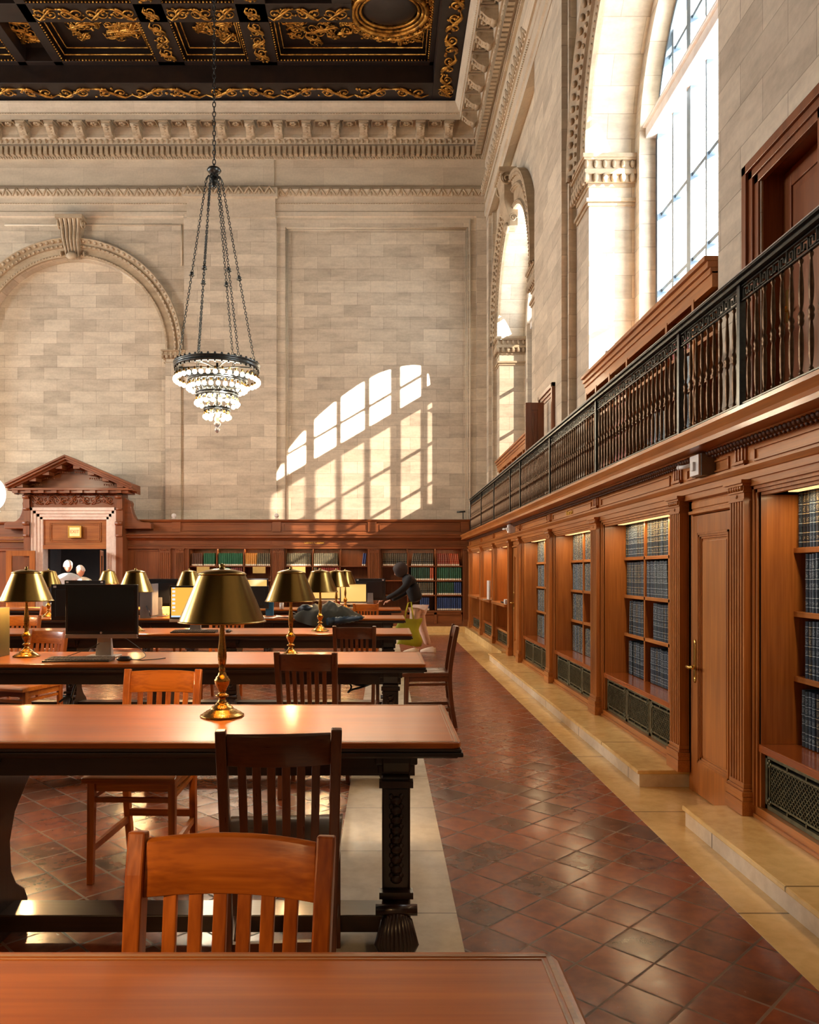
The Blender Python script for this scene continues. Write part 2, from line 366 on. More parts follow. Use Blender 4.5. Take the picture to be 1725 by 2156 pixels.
m = MB(RT)
for i, (c, (u0, u1)) in enumerate(zip(WINC, BAYS)):
    if i >= OPEN: m.poly([(u0, 0, 0), (u1, 0, 0), (u1, 0, ZENT + .2), (u0, 0, ZENT + .2)]); continue
    arch_panel(m, c, u0, u1, 0.0, 2.2, ZS, RJ, ZENT + 0.2)
    arch_strip(m, c, ZS, 2.2, RJ, 0.0, RJ, 0.57); arch_strip(m, c, ZS, ZSILL, RJ, 0.57, RW, 0.57); arch_strip(m, c, ZS, ZSILL, RW, 0.57, RW, 1.15)
    m.poly([(c - RJ, .4, ZSILL), (c + RJ, .4, ZSILL), (c + RJ, 1.0, ZSILL), (c - RJ, 1.0, ZSILL)]); m.poly([(c - RJ, .4, 2.2), (c + RJ, .4, 2.2), (c + RJ, .4, ZSILL), (c - RJ, .4, ZSILL)])
    m.poly([(c - RJ, 1.0, ZSILL - .4), (c + RJ, 1.0, ZSILL - .4), (c + RJ, 1.0, ZSILL), (c - RJ, 1.0, ZSILL)])
m.T = lambda u, d, z: (u, d, z)
m.poly([(3.5, YB, 9.4), (3.5, YF + .2, 9.4), (3.5, YF + .2, 12.8), (3.5, YB, 12.8)]); m.poly([(XR, YB, 9.79), (XR, YF + .2, 9.79), (3.52, YF + .2, 9.79), (3.52, YB, 9.79)])
struct(m.build('wall_right', M['stone']))
# piers between the bays
PIER = [(-9.2, -8.6), (-3.9, -2.0), (3.70, 5.62), (10.57, 12.47), (17.92, 18.6)]
m = MB()
for a, b in PIER:
    if a == 3.70:                                 # doorway of the gallery left open in this pier
        m.box(XW, XR + 0.02, a, 4.32, 0, ZENT + 0.02); m.box(XW, XR + 0.02, 4.98, b, 0, ZENT + 0.02); m.box(XW, XR + 0.02, 4.32, 4.98, 3.93, ZENT + 0.02); m.box(XW, XR + 0.02, 4.32, 4.98, 0, 2.2)
    else: m.box(XW, XR + 0.02, a, b, 0, ZENT + 0.02)
    for q0, q1 in ((a - 0.13, a), (b, b + 0.13)):
        if q0 > YF: continue
        m.box(XR - 0.075, XR + 0.02, q0, q1, 0, ZENT)
        e = q0 + 0.02 if q0 < a else q1 - 0.02
        m.box(XR - 0.105, XR - 0.07, e - 0.03, e + 0.03, 0, ZENT)
m.build('wall_pier', M['stone'], bpy.data.objects['wall_right'])

def archivolt(T, c, zs, zend, r_in, r_out, name, parent, beads=True, d0=0.0):
    m = MB(T); k = r_out - r_in
    arch_ring(m, c, zs, zend, [(r_in, d0 + 0.02), (r_in, d0 - 0.05), (r_in + 0.12 * k, d0 - 0.06), (r_in + 0.16 * k, d0 - 0.03), (r_in + 0.5 * k, d0 - 0.04), (r_in + 0.52 * k, d0 - 0.08),
                               (r_in + 0.62 * k, d0 - 0.10), (r_in + 0.66 * k, d0 - 0.06), (r_in + 0.8 * k, d0 - 0.09), (r_in + 0.95 * k, d0 - 0.15), (r_out, d0 - 0.15), (r_out, d0 + 0.02)])
    if beads:
        for rr, st, sz, dd in ((r_in + 0.1 * k, 0.075, 0.022, 0.06), (r_in + 0.57 * k, 0.11, 0.03, 0.1), (r_in + 0.86 * k, 0.14, 0.045, 0.12)):
            n = int(PI * rr / st)
            for i in range(n + 1):
                a = PI * i / n; m.ball((c - rr * math.cos(a), d0 - dd, zs + rr * math.sin(a)), sz, sz * 0.8, sz, 6, 4)
            if zend < zs:
                for sgn in (-1, 1):
                    z = zs
                    while z > zend: m.ball((c + sgn * rr, d0 - dd, z), sz, sz * 0.8, sz, 6, 4); z -= st
    return m.build(name, M['stone_c'], parent)
WR = bpy.data.objects['wall_right']
def impost(T, u0, u1, d0, d1, zt, h, parent, name='impost_capital'):
    """moulded cap with leaf band and egg band; projects towards the room (negative d) and along u from the jamb"""
    m = MB(T); p = 0.0
    rows = [(0.00, 0.08, 0.10), (0.08, 0.12, 0.085), (0.12, 0.30, 0.05), (0.30, 0.40, 0.075), (0.40, 0.55, 0.045), (0.55, 0.62, 0.02), (0.86, 0.93, 0.045), (0.93, 1.0, 0.02)]
    for a, b, q in rows: m.box(u0 - q, u1 + q, d0 - q, d1, zt - b * h, zt - a * h)
    n = max(3, int((u1 - u0 + 0.2) / 0.105)); e = 0.085 * 1.0
    for i in range(n + 1):
        u = u0 - 0.07 + (u1 - u0 + 0.14) * i / n
        m.ball((u, d0 - 0.065, zt - 0.47 * h), 0.036, 0.03, 0.06, 8, 5); m.ball((u, d0 - 0.05, zt - 0.2 * h), 0.03, 0.025, 0.05, 6, 4)
    nd = max(2, int((d1 - d0) / 0.105))
    for i in range(nd + 1):
        d = d0 - 0.05 + (d1 - d0) * i / nd
        for u in (u0 - 0.065, u1 + 0.065):
            m.ball((u, d, zt - 0.47 * h), 0.03, 0.036, 0.06, 8, 5); m.ball((u - 0.0, d, zt - 0.2 * h), 0.025, 0.03, 0.05, 6, 4)
    return m.build(name, M['stone_c'], parent, bevel=0.004)
def keystone(T, c, z0, z1, parent, w0=0.18, w1=0.3, depth=0.34):
    m = MB(T); H = z1 - z0; n = 14; side = []
    for i in range(n + 1):                        # S-scroll silhouette, depth over height
        t = i / n; side.append((-(0.10 + depth * (0.5 - 0.5 * math.cos(PI * min(1, t * 1.15))) * (0.75 + 0.25 * math.sin(2 * PI * t))), z0 + H * t))
    for fl in range(5):
        o0 = (fl - 2.5) / 2.5; o1 = (fl - 1.5) / 2.5
        ww = lambda z: w0 + (w1 - w0) * (z - z0) / H
        L = [(c + ww(z) * (o0 + 0.04), d, z) for d, z in side]; R = [(c + ww(z) * (o1 - 0.04), d, z) for d, z in side]
        Mi = [(c + ww(z) * (o0 + o1) / 2, d - 0.03, z) for d, z in side]
        for i in range(n):
            m.poly([L[i], Mi[i], Mi[i+1], L[i+1]], True); m.poly([Mi[i], R[i], R[i+1], Mi[i+1]], True)
        m.poly([L[n], Mi[n], R[n], (R[n][0], 0.05, z1), (L[n][0], 0.05, z1)]); m.poly([L[0], Mi[0], R[0], (R[0][0], 0.05, z0), (L[0][0], 0.05, z0)])
    for sgn in (-1, 1):
        poly = [(c + sgn * (w0 + (w1 - w0) * (z - z0) / H), d, z) for d, z in side] + [(c + sgn * w1, 0.05, z1), (c + sgn * w0, 0.05, z0)]
        m.poly(poly)
        for zz, rr in ((z1 - 0.14 * H, 0.16 * H), (z0 + 0.1 * H, 0.08 * H)):
            pts = []
            for k in range(26):
                a = k * 0.42; r_ = rr * (1 - k / 30); d_ = (side[n][0] if zz > (z0 + z1) / 2 else side[1][0]) * 0.6
                pts.append((c + sgn * (w1 + 0.01), d_ + r_ * math.cos(a), zz + r_ * math.sin(a)))
            m.tube(pts, 0.02, 5)
    m.box(c - w1 - 0.05, c + w1 + 0.05, side[n][0] - 0.04, 0.04, z1 - 0.02, z1 + 0.07)
    m.ball((c, side[2][0] - 0.03, z0 + 0.02), w0 * 0.8, 0.06, 0.1, 8, 5)
    return m.build('keystone', M['stone_c'], parent)
for c in WINC[:2]:
    archivolt(RT, c, ZS, ZS - 0.02, RJ, 2.50, 'archivolt', WR)
    keystone(RT, c, 8.15, 9.15, WR, 0.17, 0.28, 0.26)
    for s_ in (-1, 1):
        if s_ < 0 and c == WINC[1]: continue
        u0, u1 = (c + RJ - 0.0, c + 2.46) if s_ > 0 else (c - 2.4, c - RJ)
        impost(RT, u0, u1, 0.0, 0.57, ZS + 0.02, 0.62, WR)
# windows -------------------------------------------------------
def window(name, c, tinted, detail=True):
    m = MB(RT); d0, d1 = 0.80, 0.88
    arch_ring(m, c, ZS, ZSILL, [(RW, d0 - 0.03), (RW - 0.12, d0 - 0.05), (RW - 0.12, d1), (RW, d1)])
    root = struct(m.build(name, M['wframe']))
    m = MB(RT)
    for du, w_ in ((-1.18, 0.05), (-0.708, 0.11), (-0.236, 0.04), (0.236, 0.04), (0.708, 0.11), (1.18, 0.05)):
        zt = ZS + math.sqrt((RW - 0.03) ** 2 - du ** 2); m.box(c + du - w_ / 2, c + du + w_ / 2, d0 - (0.02 if w_ > .03 else 0), d1, ZSILL, zt)
    for z in (ZSILL + 0.03, 4.80, 5.73, 7.45):
        h = RW - 0.03 if z < ZS else math.sqrt((RW - 0.03) ** 2 - (z - ZS) ** 2); m.box(c - h, c + h, d0, d1 - 0.01, z - 0.022, z + 0.022)
    m.build('glazing_bars', M['wframe'], root)
    m = MB(RT); m.box(c - RW + .01, c + RW - .01, d0 - 0.16, d1, ZTR - 0.05, ZTR + 0.07); m.box(c - RW + .02, c + RW - .02, d0 - 0.20, d0 - 0.1, ZTR + 0.07, ZTR + 0.10)
    m.build('transom', M['plastic_w'], root, bevel=0.006)
    m = MB(RT); r_ = RW - .03; hz = ZTR - ZS; a0_ = math.asin(hz / r_); a = [(c - r_ * math.cos(a0_ + (PI - 2 * a0_) * k / 30), ZS + r_ * math.sin(a0_ + (PI - 2 * a0_) * k / 30)) for k in range(31)]
    m.poly([(p, d0 + 0.04, q) for p, q in a]); m.build('upper_pane', M['glass'], root)
    m = MB(RT); hw = r_ * math.cos(a0_); m.poly([(c - r_, d0 + .04, ZSILL), (c + r_, d0 + .04, ZSILL), (c + r_, d0 + .04, ZS), (c + hw, d0 + .04, ZTR), (c - hw, d0 + .04, ZTR), (c - r_, d0 + .04, ZS)])
    m.build('lower_pane', M['glass_t'] if tinted else M['glass'], root)
for i, c in enumerate(WINC[:OPEN]): window('window_%d' % (i + 1), c, i == 0)
# end wall ------------------------------------------------------
def WX(px, d=0.0): return (px - 808) * (YF + d) / 1650
PC, PZS, PRO, PRI = WX(154), ZP(738, YF), 2.58, 2.17     # blind arch over the portal
m = MB(FT)
arch_panel(m, PC, -9.95, WX(388), 2.2, 2.2, PZS, PRI, ZENT + 0.1)
arch_strip(m, PC, PZS, 2.2, PRI, 0.0, PRI, 0.28); m.poly([(-9.95, 0.28, 2.2), (WX(390), 0.28, 2.2), (WX(390), 0.28, 9.8), (-9.95, 0.28, 9.8)])
m.poly([(XL - 1.2, 0, 0), (-9.94, 0, 0), (-9.94, 0, 9.8), (XL - 1.2, 0, 9.8)]); 
x0, x1 = WX(388), WX(583)
m.box(x0, x1, -0.06, 0.1, 2.2, ZENT + 0.1)
# right field: flush border and a recessed panel
a0, a1, zt = WX(601), WX(986), ZP(478, YF)
m.poly([(x1, 0, 2.2), (a0, 0, 2.2), (a0, 0, ZENT + .1), (x1, 0, ZENT + .1)]); m.poly([(a1, 0, 2.2), (XR + .6, 0, 2.2), (XR + .6, 0, ZENT + .1), (a1, 0, ZENT + .1)])
m.poly([(a0, 0, zt), (a1, 0, zt), (a1, 0, ZENT + .1), (a0, 0, ZENT + .1)])
m.poly([(a0, 0.09, 2.2), (a1, 0.09, 2.2), (a1, 0.09, zt), (a0, 0.09, zt)])
m.poly([(a0, 0, 2.2), (a0, 0.09, 2.2), (a0, 0.09, zt), (a0, 0, zt)]); m.poly([(a1, 0, 2.2), (a1, 0.09, 2.2), (a1, 0.09, zt), (a1, 0, zt)]); m.poly([(a0, 0, zt), (a1, 0, zt), (a1, 0.09, zt), (a0, 0.09, zt)])
m.box(WX(1003), WX(1046), -0.05, 0.1, 2.2, ZENT + .1)
wb = struct(m.build('wall_back', M['stone']))
m = MB(FT)
for q in (0.012, 0.055):                          # bead frame round the panel
    r_ = 0.022 if q < 0.03 else 0.012
    for (p, s_) in (((a0 + q, 2.2), (a0 + q, zt - q)), ((a1 - q, 2.2), (a1 - q, zt - q)), ((a0 + q, zt - q), (a1 - q, zt - q))):
        m.tube([(p[0], 0.03, p[1]), (s_[0], 0.03, s_[1])], r_, 8)
for px in (990, 1006, 1043): m.tube([(WX(px), -0.03, 2.2), (WX(px), -0.03, ZENT)], 0.018, 8)
for (p, s_) in (((WX(10), ZP(474, YF)), (WX(383), ZP(474, YF))), ((WX(383), ZP(474, YF)), (WX(383), ZP(560, YF)))):
    m.tube([(p[0], -0.01, p[1]), (s_[0], -0.01, s_[1])], 0.02, 8)
m.build('panel_moulding', M['stone_s'], wb)
archivolt(FT, PC, PZS, PZS, PRI, PRO, 'archivolt', wb)
impost(FT, PC + PRI, PC + PRO - 0.03, 0.0, 0.25, PZS, 0.32, wb)
m = MB(FT); m.box(PC + PRI, PC + PRO - 0.05, -0.05, 0.05, 2.2, PZS - 0.3); m.build('jamb_strip', M['stone'], wb)
keystone(FT, PC + 0.02, ZP(545, YF), ZP(470, YF), wb, 0.16, 0.26, 0.26)
# rest of the shell (behind the camera and far left)
m = MB(LT)
for i, (c, (u0, u1)) in enumerate(zip(WINC, BAYS)):
    if i >= OPEN: m.poly([(u0, 0, 0), (u1, 0, 0), (u1, 0, 12.8), (u0, 0, 12.8)]); continue
    arch_panel(m, c, u0, u1, 0.0, ZSILL, ZS, RJ, 12.8)
    arch_strip(m, c, ZS, ZSILL, RJ, 0.0, RJ, 0.9)
    m.poly([(c - RJ, 0, ZSILL), (c + RJ, 0, ZSILL), (c + RJ, 0.9, ZSILL), (c - RJ, 0.9, ZSILL)])
struct(m.build('wall_left', M['stone']))
m = MB(); m.box(-18, 3.6, YB - 0.2, YB, 0, 12.8); m.box(XR, 3.6, YF - 0.05, YF + .1, 0, 12.8); struct(m.build('wall_front', M['stone']))

# entablature: profile given as (picture row on the end wall, projection) ------------------------------
ENT = [(214, .80), (212, .80), (216, .79), (226, .74), (236, .70), (240, .70), (241, .68), (252, .68), (252, .36), (268, .34), (283, .33), (289, .34), (290, .30), (296, .26), (304, .25), (305, .19), (324, .19), (325, .10), (327, .12), (336, .09), (337, .03),
       (391, .03), (393, .10), (398, .15), (413, .09), (414, .05), (429, .05), (430, .035), (444, .035), (446, .055), (455, .05), (458, .012), (470, .012), (470, -0.2)]
prof = [(p, ZP(y, YF - p)) for y, p in ENT]; prof[0] = (0.55, prof[1][1] + 0.02); prof.insert(0, (-0.5, prof[0][1]))
m = MB(); rows = []
for p, z in prof: rows.append([m.pt((XW - p, YB, z)), m.pt((XW - p, YF - p, z)), m.pt((XL, YF - p, z))])
for r0, r1 in zip(rows, rows[1:]):
    for k in range(2): m.face((r0[k], r0[k+1], r1[k+1], r1[k]))
ent = struct(m.build('trim_2', M['stone_s']))
def zr(y, p): return ZP(y, YF - p)
RU = lambda u, d, z: (XW + d, u, z)              # along the long wall
def runs(fn):
    for T, a, b in ((FT, -10.6, XW), (RU, 12.6, YF)):
        fn(T, a, b)
m = MB()
def dent(T, a, b):
    m.T = T; u = b - 0.2
    while u > a:
        if u < b - 0.28: m.box(u - 0.038, u + 0.038, -0.30, -0.18, zr(324, .3), zr(307, .3))
        m.ball((u, -0.275, zr(297, .28)), 0.036, 0.03, 0.055, 8, 5); u -= 0.128
runs(dent); m.build('dentils', M['stone_c'], ent)
m = MB()
def modil(T, a, b):
    m.T = T; u = b - 0.92; z1 = zr(252, .68); 
    while u > a:
        S_ = []
        for i in range(17):
            t_ = i / 16; S_.append((-0.66 + 0.34 * t_ ** 1.2, z1 - 0.05 - 0.10 * math.sin(PI * min(1, t_ * 1.0)) ** 0.7 * (0.6 + 0.8 * t_) - 0.12 * t_))
        poly = [(-0.34, z1), (-0.66, z1)] + S_
        m.prism(poly, lambda p, q, w_: (w_, p, q), u - 0.085, u + 0.085)
        m.box(u - 0.11, u + 0.11, -0.68, -0.34, z1 - 0.03, z1 + 0.005)
        m.tube([(u - 0.1, -0.62, z1 - 0.075), (u + 0.1, -0.62, z1 - 0.075)], 0.045, 10); m.tube([(u - 0.1, -0.40, z1 - 0.2), (u + 0.1, -0.40, z1 - 0.2)], 0.065, 10)
        for k in range(5): m.ball((u, -0.64 + 0.055 * k, z1 - 0.12 - 0.028 * k), 0.05, 0.03, 0.03, 6, 4)
        if u - 0.32 > a:                          # sunk rosette between the brackets
            v = u - 0.32
            for s_ in (0, 1): m.box(v - 0.15, v + 0.15, -0.66 + 0.235 * s_, -0.645 + 0.235 * s_, z1 - 0.02, z1 + 0.01)
            for s_ in (0, 1): m.box(v - 0.15 + 0.285 * s_, v - 0.135 + 0.285 * s_, -0.66, -0.41, z1 - 0.02, z1 + 0.01)
            for k in range(6): m.ball((v + 0.05 * math.cos(k * PI / 3), -0.53 + 0.05 * math.sin(k * PI / 3), z1 - 0.01), 0.035, 0.035, 0.02, 6, 4)
        u -= 0.645
runs(modil); m.build('modillions', M['stone_c'], ent)
m = MB()
def carve(T, a, b):
    u = b - 0.1; zt, zb = zr(397, .13), zr(412, .1)
    while u > a:
        sh = -.10 if (T is FT and WX(388) < u < WX(586)) else 0.0
        m.T = lambda p, q, w_, T=T, sh=sh: T(p, q + sh, w_)
        for s_ in (-1, 1): m.tube([(u, -0.15, zt), (u + s_ * 0.06, -0.13, (zt + zb) / 2), (u + s_ * 0.115, -0.10, zb)], 0.022, 5)
        m.ball((u, -0.115, zb + 0.04), 0.032, 0.03, 0.06, 6, 4); u -= 0.235
    u = b - 0.1; m.T = T
    while u > a:
        m.ball((u, -0.06, zr(429, .05)), 0.014, 0.014, 0.012, 5, 3)
        m.tube([(u, -0.11, zr(327, .1)), (u - 0.035, -0.115, zr(331, .1)), (u, -0.11, zr(335, .1))], 0.013, 4)
        m.ball((u, -0.70, zr(239, .7)), 0.016, 0.014, 0.012, 5, 3); u -= 0.06
runs(carve); m.build('carved_bands', M['stone_c'], ent)
m = MB(FT); m.box(WX(398), WX(578), -0.06, -0.02, zr(391, .05), zr(325, .05)); m.box(WX(388), WX(586), -0.20, -0.08, zr(414, .18), zr(395, .18)); m.box(WX(395), WX(581), -0.09, -0.04, zr(458, .08), zr(414, .08)); m.build('frieze_break', M['stone_s'], ent)

# ceiling -------------------------------------------------------
ZC = prof[1][1] + 0.03
CE_X, CE_Y = XW - 0.74, YF - 0.74
m = MB(); 
def slab(x0, x1, y0, y1, z0, z1): m.box(x0, x1, y0, y1, z0, z1)
ZU = ZC + 0.38
slab(1.08, XW + 0.2, YB, YF, ZC, ZC + 0.5); slab(XL, 1.08, 16.95, YF, ZC, ZC + 0.5)
slab(-18.5, 3.6, YB - .2, YF + 1, ZU + 0.30, ZU + 0.5)
BX = [(-10.2, -9.6), (-6.98 - 0.9, -7.68), (-7.1, -6.9), (-4.86, -4.28), (-2.88, -2.28)]
for a, b in BX: slab(a, b, 13.2, 16.95, ZU, ZU + 0.32)
slab(XL, -0.62, 15.10, 15.62, ZU, ZU + 0.32); slab(XL, 1.08, 16.82, 16.95, ZU, ZU + 0.32); slab(0.98, 1.08, 9, 16.95, ZU, ZU + 0.32)
slab(XL, 1.08, 13.2, 13.4, ZU, ZU + .32)
slab(-1.0, -0.62, 13.2, 15.1, ZU, ZU + 0.32)
ceil = struct(m.build('ceiling', M['ebony'], bevel=0.01))
def scroll(m, x, y, z, ux, uy, L, Wd, r=0.022, flip=1):
    """one running acanthus scroll of length L, width Wd along direction (ux,uy) hung under z"""
    vx, vy = -uy * flip, ux * flip
    def q(a, b, dz=0): return (x + ux * a + vx * b, y + uy * a + vy * b, z - dz)
    for sg, cx in ((1, L * 0.27), (-1, L * 0.73)):
        pts = []; rr = []
        for k in range(22):
            a = k * 0.40; R_ = Wd * 0.44 * (1 - k / 25)
            pts.append(q(cx + sg * R_ * math.sin(a) * 1.0, -sg * R_ * math.cos(a), 0.02 + 0.012 * math.sin(a))); rr.append(r * (1 - k / 32))
        m.tube(pts, rr, 5); m.ball(q(cx, 0, 0.03), r * 1.5, r * 1.5, r, 6, 4)
    m.tube([q(0, -Wd * .3), q(L * .2, -Wd * .45, .03), q(L * .5, 0, .03), q(L * .8, Wd * .45, .03), q(L, Wd * .3)], [r * .6, r * 1.2, r * 1.4, r * 1.2, r * .6], 5)
    for k in range(7):
        a = rnd.random() * L; b = (rnd.random() - .5) * Wd * .9
        m.ball(q(a, b, 0.02), r * (0.8 + rnd.random()), r * (0.8 + rnd.random()), r * .8, 6, 4)
def band(m, x0, y0, x1, y1, Wd, z, L=0.5, r=0.02):
    d = Vector((x1 - x0, y1 - y0)); n = max(1, round(d.length / L)); u = d.normalized(); st = d.length / n
    for i in range(n): scroll(m, x0 + u.x * st * i, y0 + u.y * st * i, z, u.x, u.y, st, Wd, r, 1 if i % 2 else -1)
def beadrow(m, x0, y0, x1, y1, z, st=0.07, r=0.022):
    d = Vector((x1 - x0, y1 - y0)); n = max(1, int(d.length / st))
    for i in range(n + 1): m.ball((x0 + d.x * i / n, y0 + d.y * i / n, z), r, r, r, 5, 3)
m = MB()
band(m, -10.5, 17.26, 1.0, 17.26, 0.34, ZC, 0.85, 0.024); band(m, 1.36, 17.26, 1.36, 12.9, 0.30, ZC, 0.6, 0.024); scroll(m, 1.2, 17.26, ZC, 1, 0, 0.34, 0.3)
band(m, -10.5, 15.36, -7.9, 15.36, 0.34, ZU, 0.62); band(m, -6.9, 15.36, -4.85, 15.36, 0.34, ZU, 0.55); band(m, -4.28, 15.36, -2.9, 15.36, 0.34, ZU, 0.5); band(m, -2.28, 15.36, -0.66, 15.36, 0.34, ZU, 0.55)
for x in (-4.57, -2.58):
    band(m, x, 16.8, x, 15.62, 0.30, ZU, 0.42); band(m, x, 15.55, x, 15.2, 0.30, ZU, 0.35); band(m, x, 15.05, x, 13.5, 0.3, ZU, 0.42)
for (x0, x1, y0, y1) in ((-6.88, -4.88, 15.64, 16.80), (-4.26, -2.9, 15.64, 16.80), (-9.58, -7.9, 15.64, 16.8), (-2.26, 0.96, 15.64, 16.80), (-4.26, -2.9, 13.5, 15.08), (-6.88, -4.88, 13.5, 15.08)):
    for (p, q_, s_, t_) in ((x0, y1, x1, y1), (x1, y1, x1, y0), (x0, y1, x0, y0)): beadrow(m, p, q_, s_, t_, ZU + 0.02)
    for g, zz in ((0.06, 0.10), (0.13, 0.2)):
        m.tube([(x0 + g, y0, ZU + zz), (x0 + g, y1 - g, ZU + zz), (x1 - g, y1 - g, ZU + zz), (x1 - g, y0, ZU + zz)], 0.018, 5)
beadrow(m, 0.96, 15.64, 0.96, 13, ZU + 0.02)
ZP_ = ZU + 0.29
def foliage(x0, x1, y0, y1, n):
    for i in range(n):
        x = x0 + rnd.random() * (x1 - x0); y = y0 + rnd.random() * (y1 - y0); a = rnd.random() * 2 * PI
        L = 0.28 + 0.25 * rnd.random(); scroll(m, x - math.cos(a) * L / 2, y - math.sin(a) * L / 2, ZP_ - 0.01, math.cos(a), math.sin(a), L, L * 0.7, 0.02, rnd.choice((-1, 1)))
foliage(-6.5, -5.1, 15.95, 16.5, 14); foliage(-4.0, -3.15, 15.9, 16.5, 9); foliage(-9.4, -8.1, 15.9, 16.6, 8); foliage(-7.6, -7.2, 15.9, 16.6, 5); foliage(-1.9, -0.7, 15.9, 16.5, 12); foliage(-4.0, -3.15, 13.8, 14.8, 6)
foliage(-0.4, 0.8, 14.2, 16.6, 30); foliage(-6.5, -5.1, 13.8, 14.8, 9)
g_o = m.build('gilded_carving', M['gold'], ceil)
m = MB()
cx_, cy_ = 0.12, 15.45
for k, (ra, rb, r_) in enumerate(((0.74, 0.62, 0.05), (0.66, 0.54, 0.03), (0.58, 0.46, 0.03))):
    m.tube([(cx_ + ra * math.cos(a * PI / 18), cy_ + rb * math.sin(a * PI / 18), ZU + 0.06 + 0.02 * k) for a in range(37)], r_, 6)
for k in range(20):
    a = k * PI / 10; scroll(m, cx_ + 0.78 * math.cos(a), cy_ + 0.68 * math.sin(a), ZU + 0.1, math.cos(a + 1.1), math.sin(a + 1.1), 0.34, 0.22, 0.022)
m.build('gilded_cartouche', M['gold'], ceil)
m = MB(); m.ball((cx_, cy_, ZU + 0.16), 0.56, 0.44, 0.13, 28, 10); m.build('cartouche_boss', M['ebony'], ceil)
# ================================================================ WOODEN CASES ALONG THE LONG WALL
CX = 1.96                                        # face of the doors and case openings
CT = lambda u, d, z: (CX + d, u, z)              # u = Y, d = depth into the wall (negative = towards the room)
def book_mesh(name, c, gilt, wdt, band_c=None, white=False):
    t = NT(name + '_cloth'); g = t.n('ShaderNodeTexCoord').outputs['Generated']; sp = t.n('ShaderNodeSeparateXYZ', None, i0=g)
    z = sp.outputs[2]; tc = t.n('ShaderNodeTexCoord').outputs['Object']; oi = t.n('ShaderNodeObjectInfo').outputs['Random']
    def ring(lo, hi): return t.math('MULTIPLY', t.math('GREATER_THAN', z, lo), t.math('LESS_THAN', z, hi))
    b = None
    for lo, hi in ((0.085, 0.095), (0.24, 0.25), (0.40, 0.41), (0.56, 0.57), (0.72, 0.73), (0.90, 0.91)):
        r = ring(lo, hi); b = r if b is None else t.math('MAXIMUM', b, r)
    tx = t.n('ShaderNodeMapping', None, Vector=tc, Scale=(260, 1, 640), Location=(0, 0, 0)).outputs[0]
    tn = t.math('GREATER_THAN', t.n('ShaderNodeTexNoise', {'noise_dimensions': '4D'}, Vector=tx, W=t.math('MULTIPLY', oi, 20.0), Scale=1.0, Detail=1.0).outputs[0], 0.58)
    lab = t.math('ADD', t.math('ADD', ring(0.60, 0.69), ring(0.43, 0.50)), t.math('ADD', ring(0.13, 0.19), ring(0.76, 0.87)))
    xs = t.math('LESS_THAN', t.math('ABSOLUTE', t.math('SUBTRACT', sp.outputs[0], 0.5)), 0.36)
    gm = t.math('MAXIMUM', b, t.math('MULTIPLY', t.math('MULTIPLY', tn, lab), xs))
    gm = t.math('MULTIPLY', gm, t.math('LESS_THAN', sp.outputs[1], 0.12))
    col = t.mix(t.math('MULTIPLY', oi, 0.6), c, sc3(c, 0.45))
    col = t.mix(gm, col, gilt)
    if white: col = t.mix(t.math('MULTIPLY', ring(0.0, 0.13), t.math('LESS_THAN', sp.outputs[1], 0.12)), col, S((236, 226, 204)))
    t.P(Base_Color=col, Roughness=0.42); 
    m = MB(); h = 0.285; dp = 0.19; n = 6
    pl = [(wdt / 2 * math.cos(PI + PI * k / n) * 0.97, -0.012 * math.sin(PI * k / n)) for k in range(n + 1)] + [(wdt * 0.47, dp), (-wdt * 0.47, dp)]
    m.prism(pl, lambda p, q, w_: (p, q, w_), 0, h)
    for zz in (0.055, 0.10, 0.16, 0.21):
        m.prism([(p * 1.03, q - 0.0025) for p, q in pl[:n + 1]] + [(pl[n][0], 0.004), (pl[0][0], 0.004)], lambda p, q, w_: (p, q, w_), zz, zz + 0.004)
    me = m.build(name, t.mat); d = me.data; mat = t.mat; bpy.data.objects.remove(me); return d, mat
GILT = S((196, 176, 128)); SILV = S((176, 188, 190))
BK = {}
for k, c, g, wd, wh in (('navy', S((26, 46, 62)), SILV, .031, 0), ('slate', S((40, 56, 62)), SILV, .031, 0), ('black', S((22, 24, 28)), GILT, .031, 0), ('dkgreen', S((26, 40, 34)), GILT, .031, 0),
                        ('wblackgreen', S((44, 46, 34)), GILT, .042, 1), ('wgreen', S((22, 86, 56)), S((60, 130, 90)), .042, 1), ('wbottle', S((18, 66, 44)), S((70, 120, 84)), .042, 1), ('wblue', S((26, 52, 112)), S((80, 110, 150)), .042, 1), ('worange', S((196, 78, 34)), GILT, .042, 1), ('wred', S((150, 46, 30)), GILT, .042, 1),
                        ('wbrown', S((92, 56, 34)), GILT, .042, 1), ('wyellow', S((214, 150, 62)), S((230, 190, 110)), .042, 1), ('wmaroon', S((110, 40, 34)), GILT, .042, 1),
                        ('red', S((176, 40, 38)), GILT, .04, 0), ('rust', S((186, 92, 52)), GILT, .04, 0), ('sky', S((120, 140, 150)), SILV, .04, 0), ('cream', S((190, 176, 140)), S((120, 90, 60)), .04, 0)):
    BK[k] = book_mesh('book', c, g, wd, white=bool(wh))
ORD = ['first', 'second', 'third', 'fourth', 'fifth', 'sixth', 'seventh', 'eighth', 'ninth', 'tenth', 'eleventh', 'twelfth', 'thirteenth', 'fourteenth', 'fifteenth', 'sixteenth', 'seventeenth', 'eighteenth', 'nineteenth', 'twentieth']
CNAME = {'navy': 'dark navy', 'slate': 'slate blue', 'black': 'black', 'dkgreen': 'dark green', 'wblackgreen': 'olive black', 'wgreen': 'bright green', 'wbottle': 'bottle green', 'wblue': 'blue', 'worange': 'orange', 'wred': 'brick red', 'wbrown': 'brown',
         'wyellow': 'yellow', 'wmaroon': 'maroon', 'red': 'red', 'rust': 'rust coloured', 'sky': 'pale blue', 'cream': 'cream'}
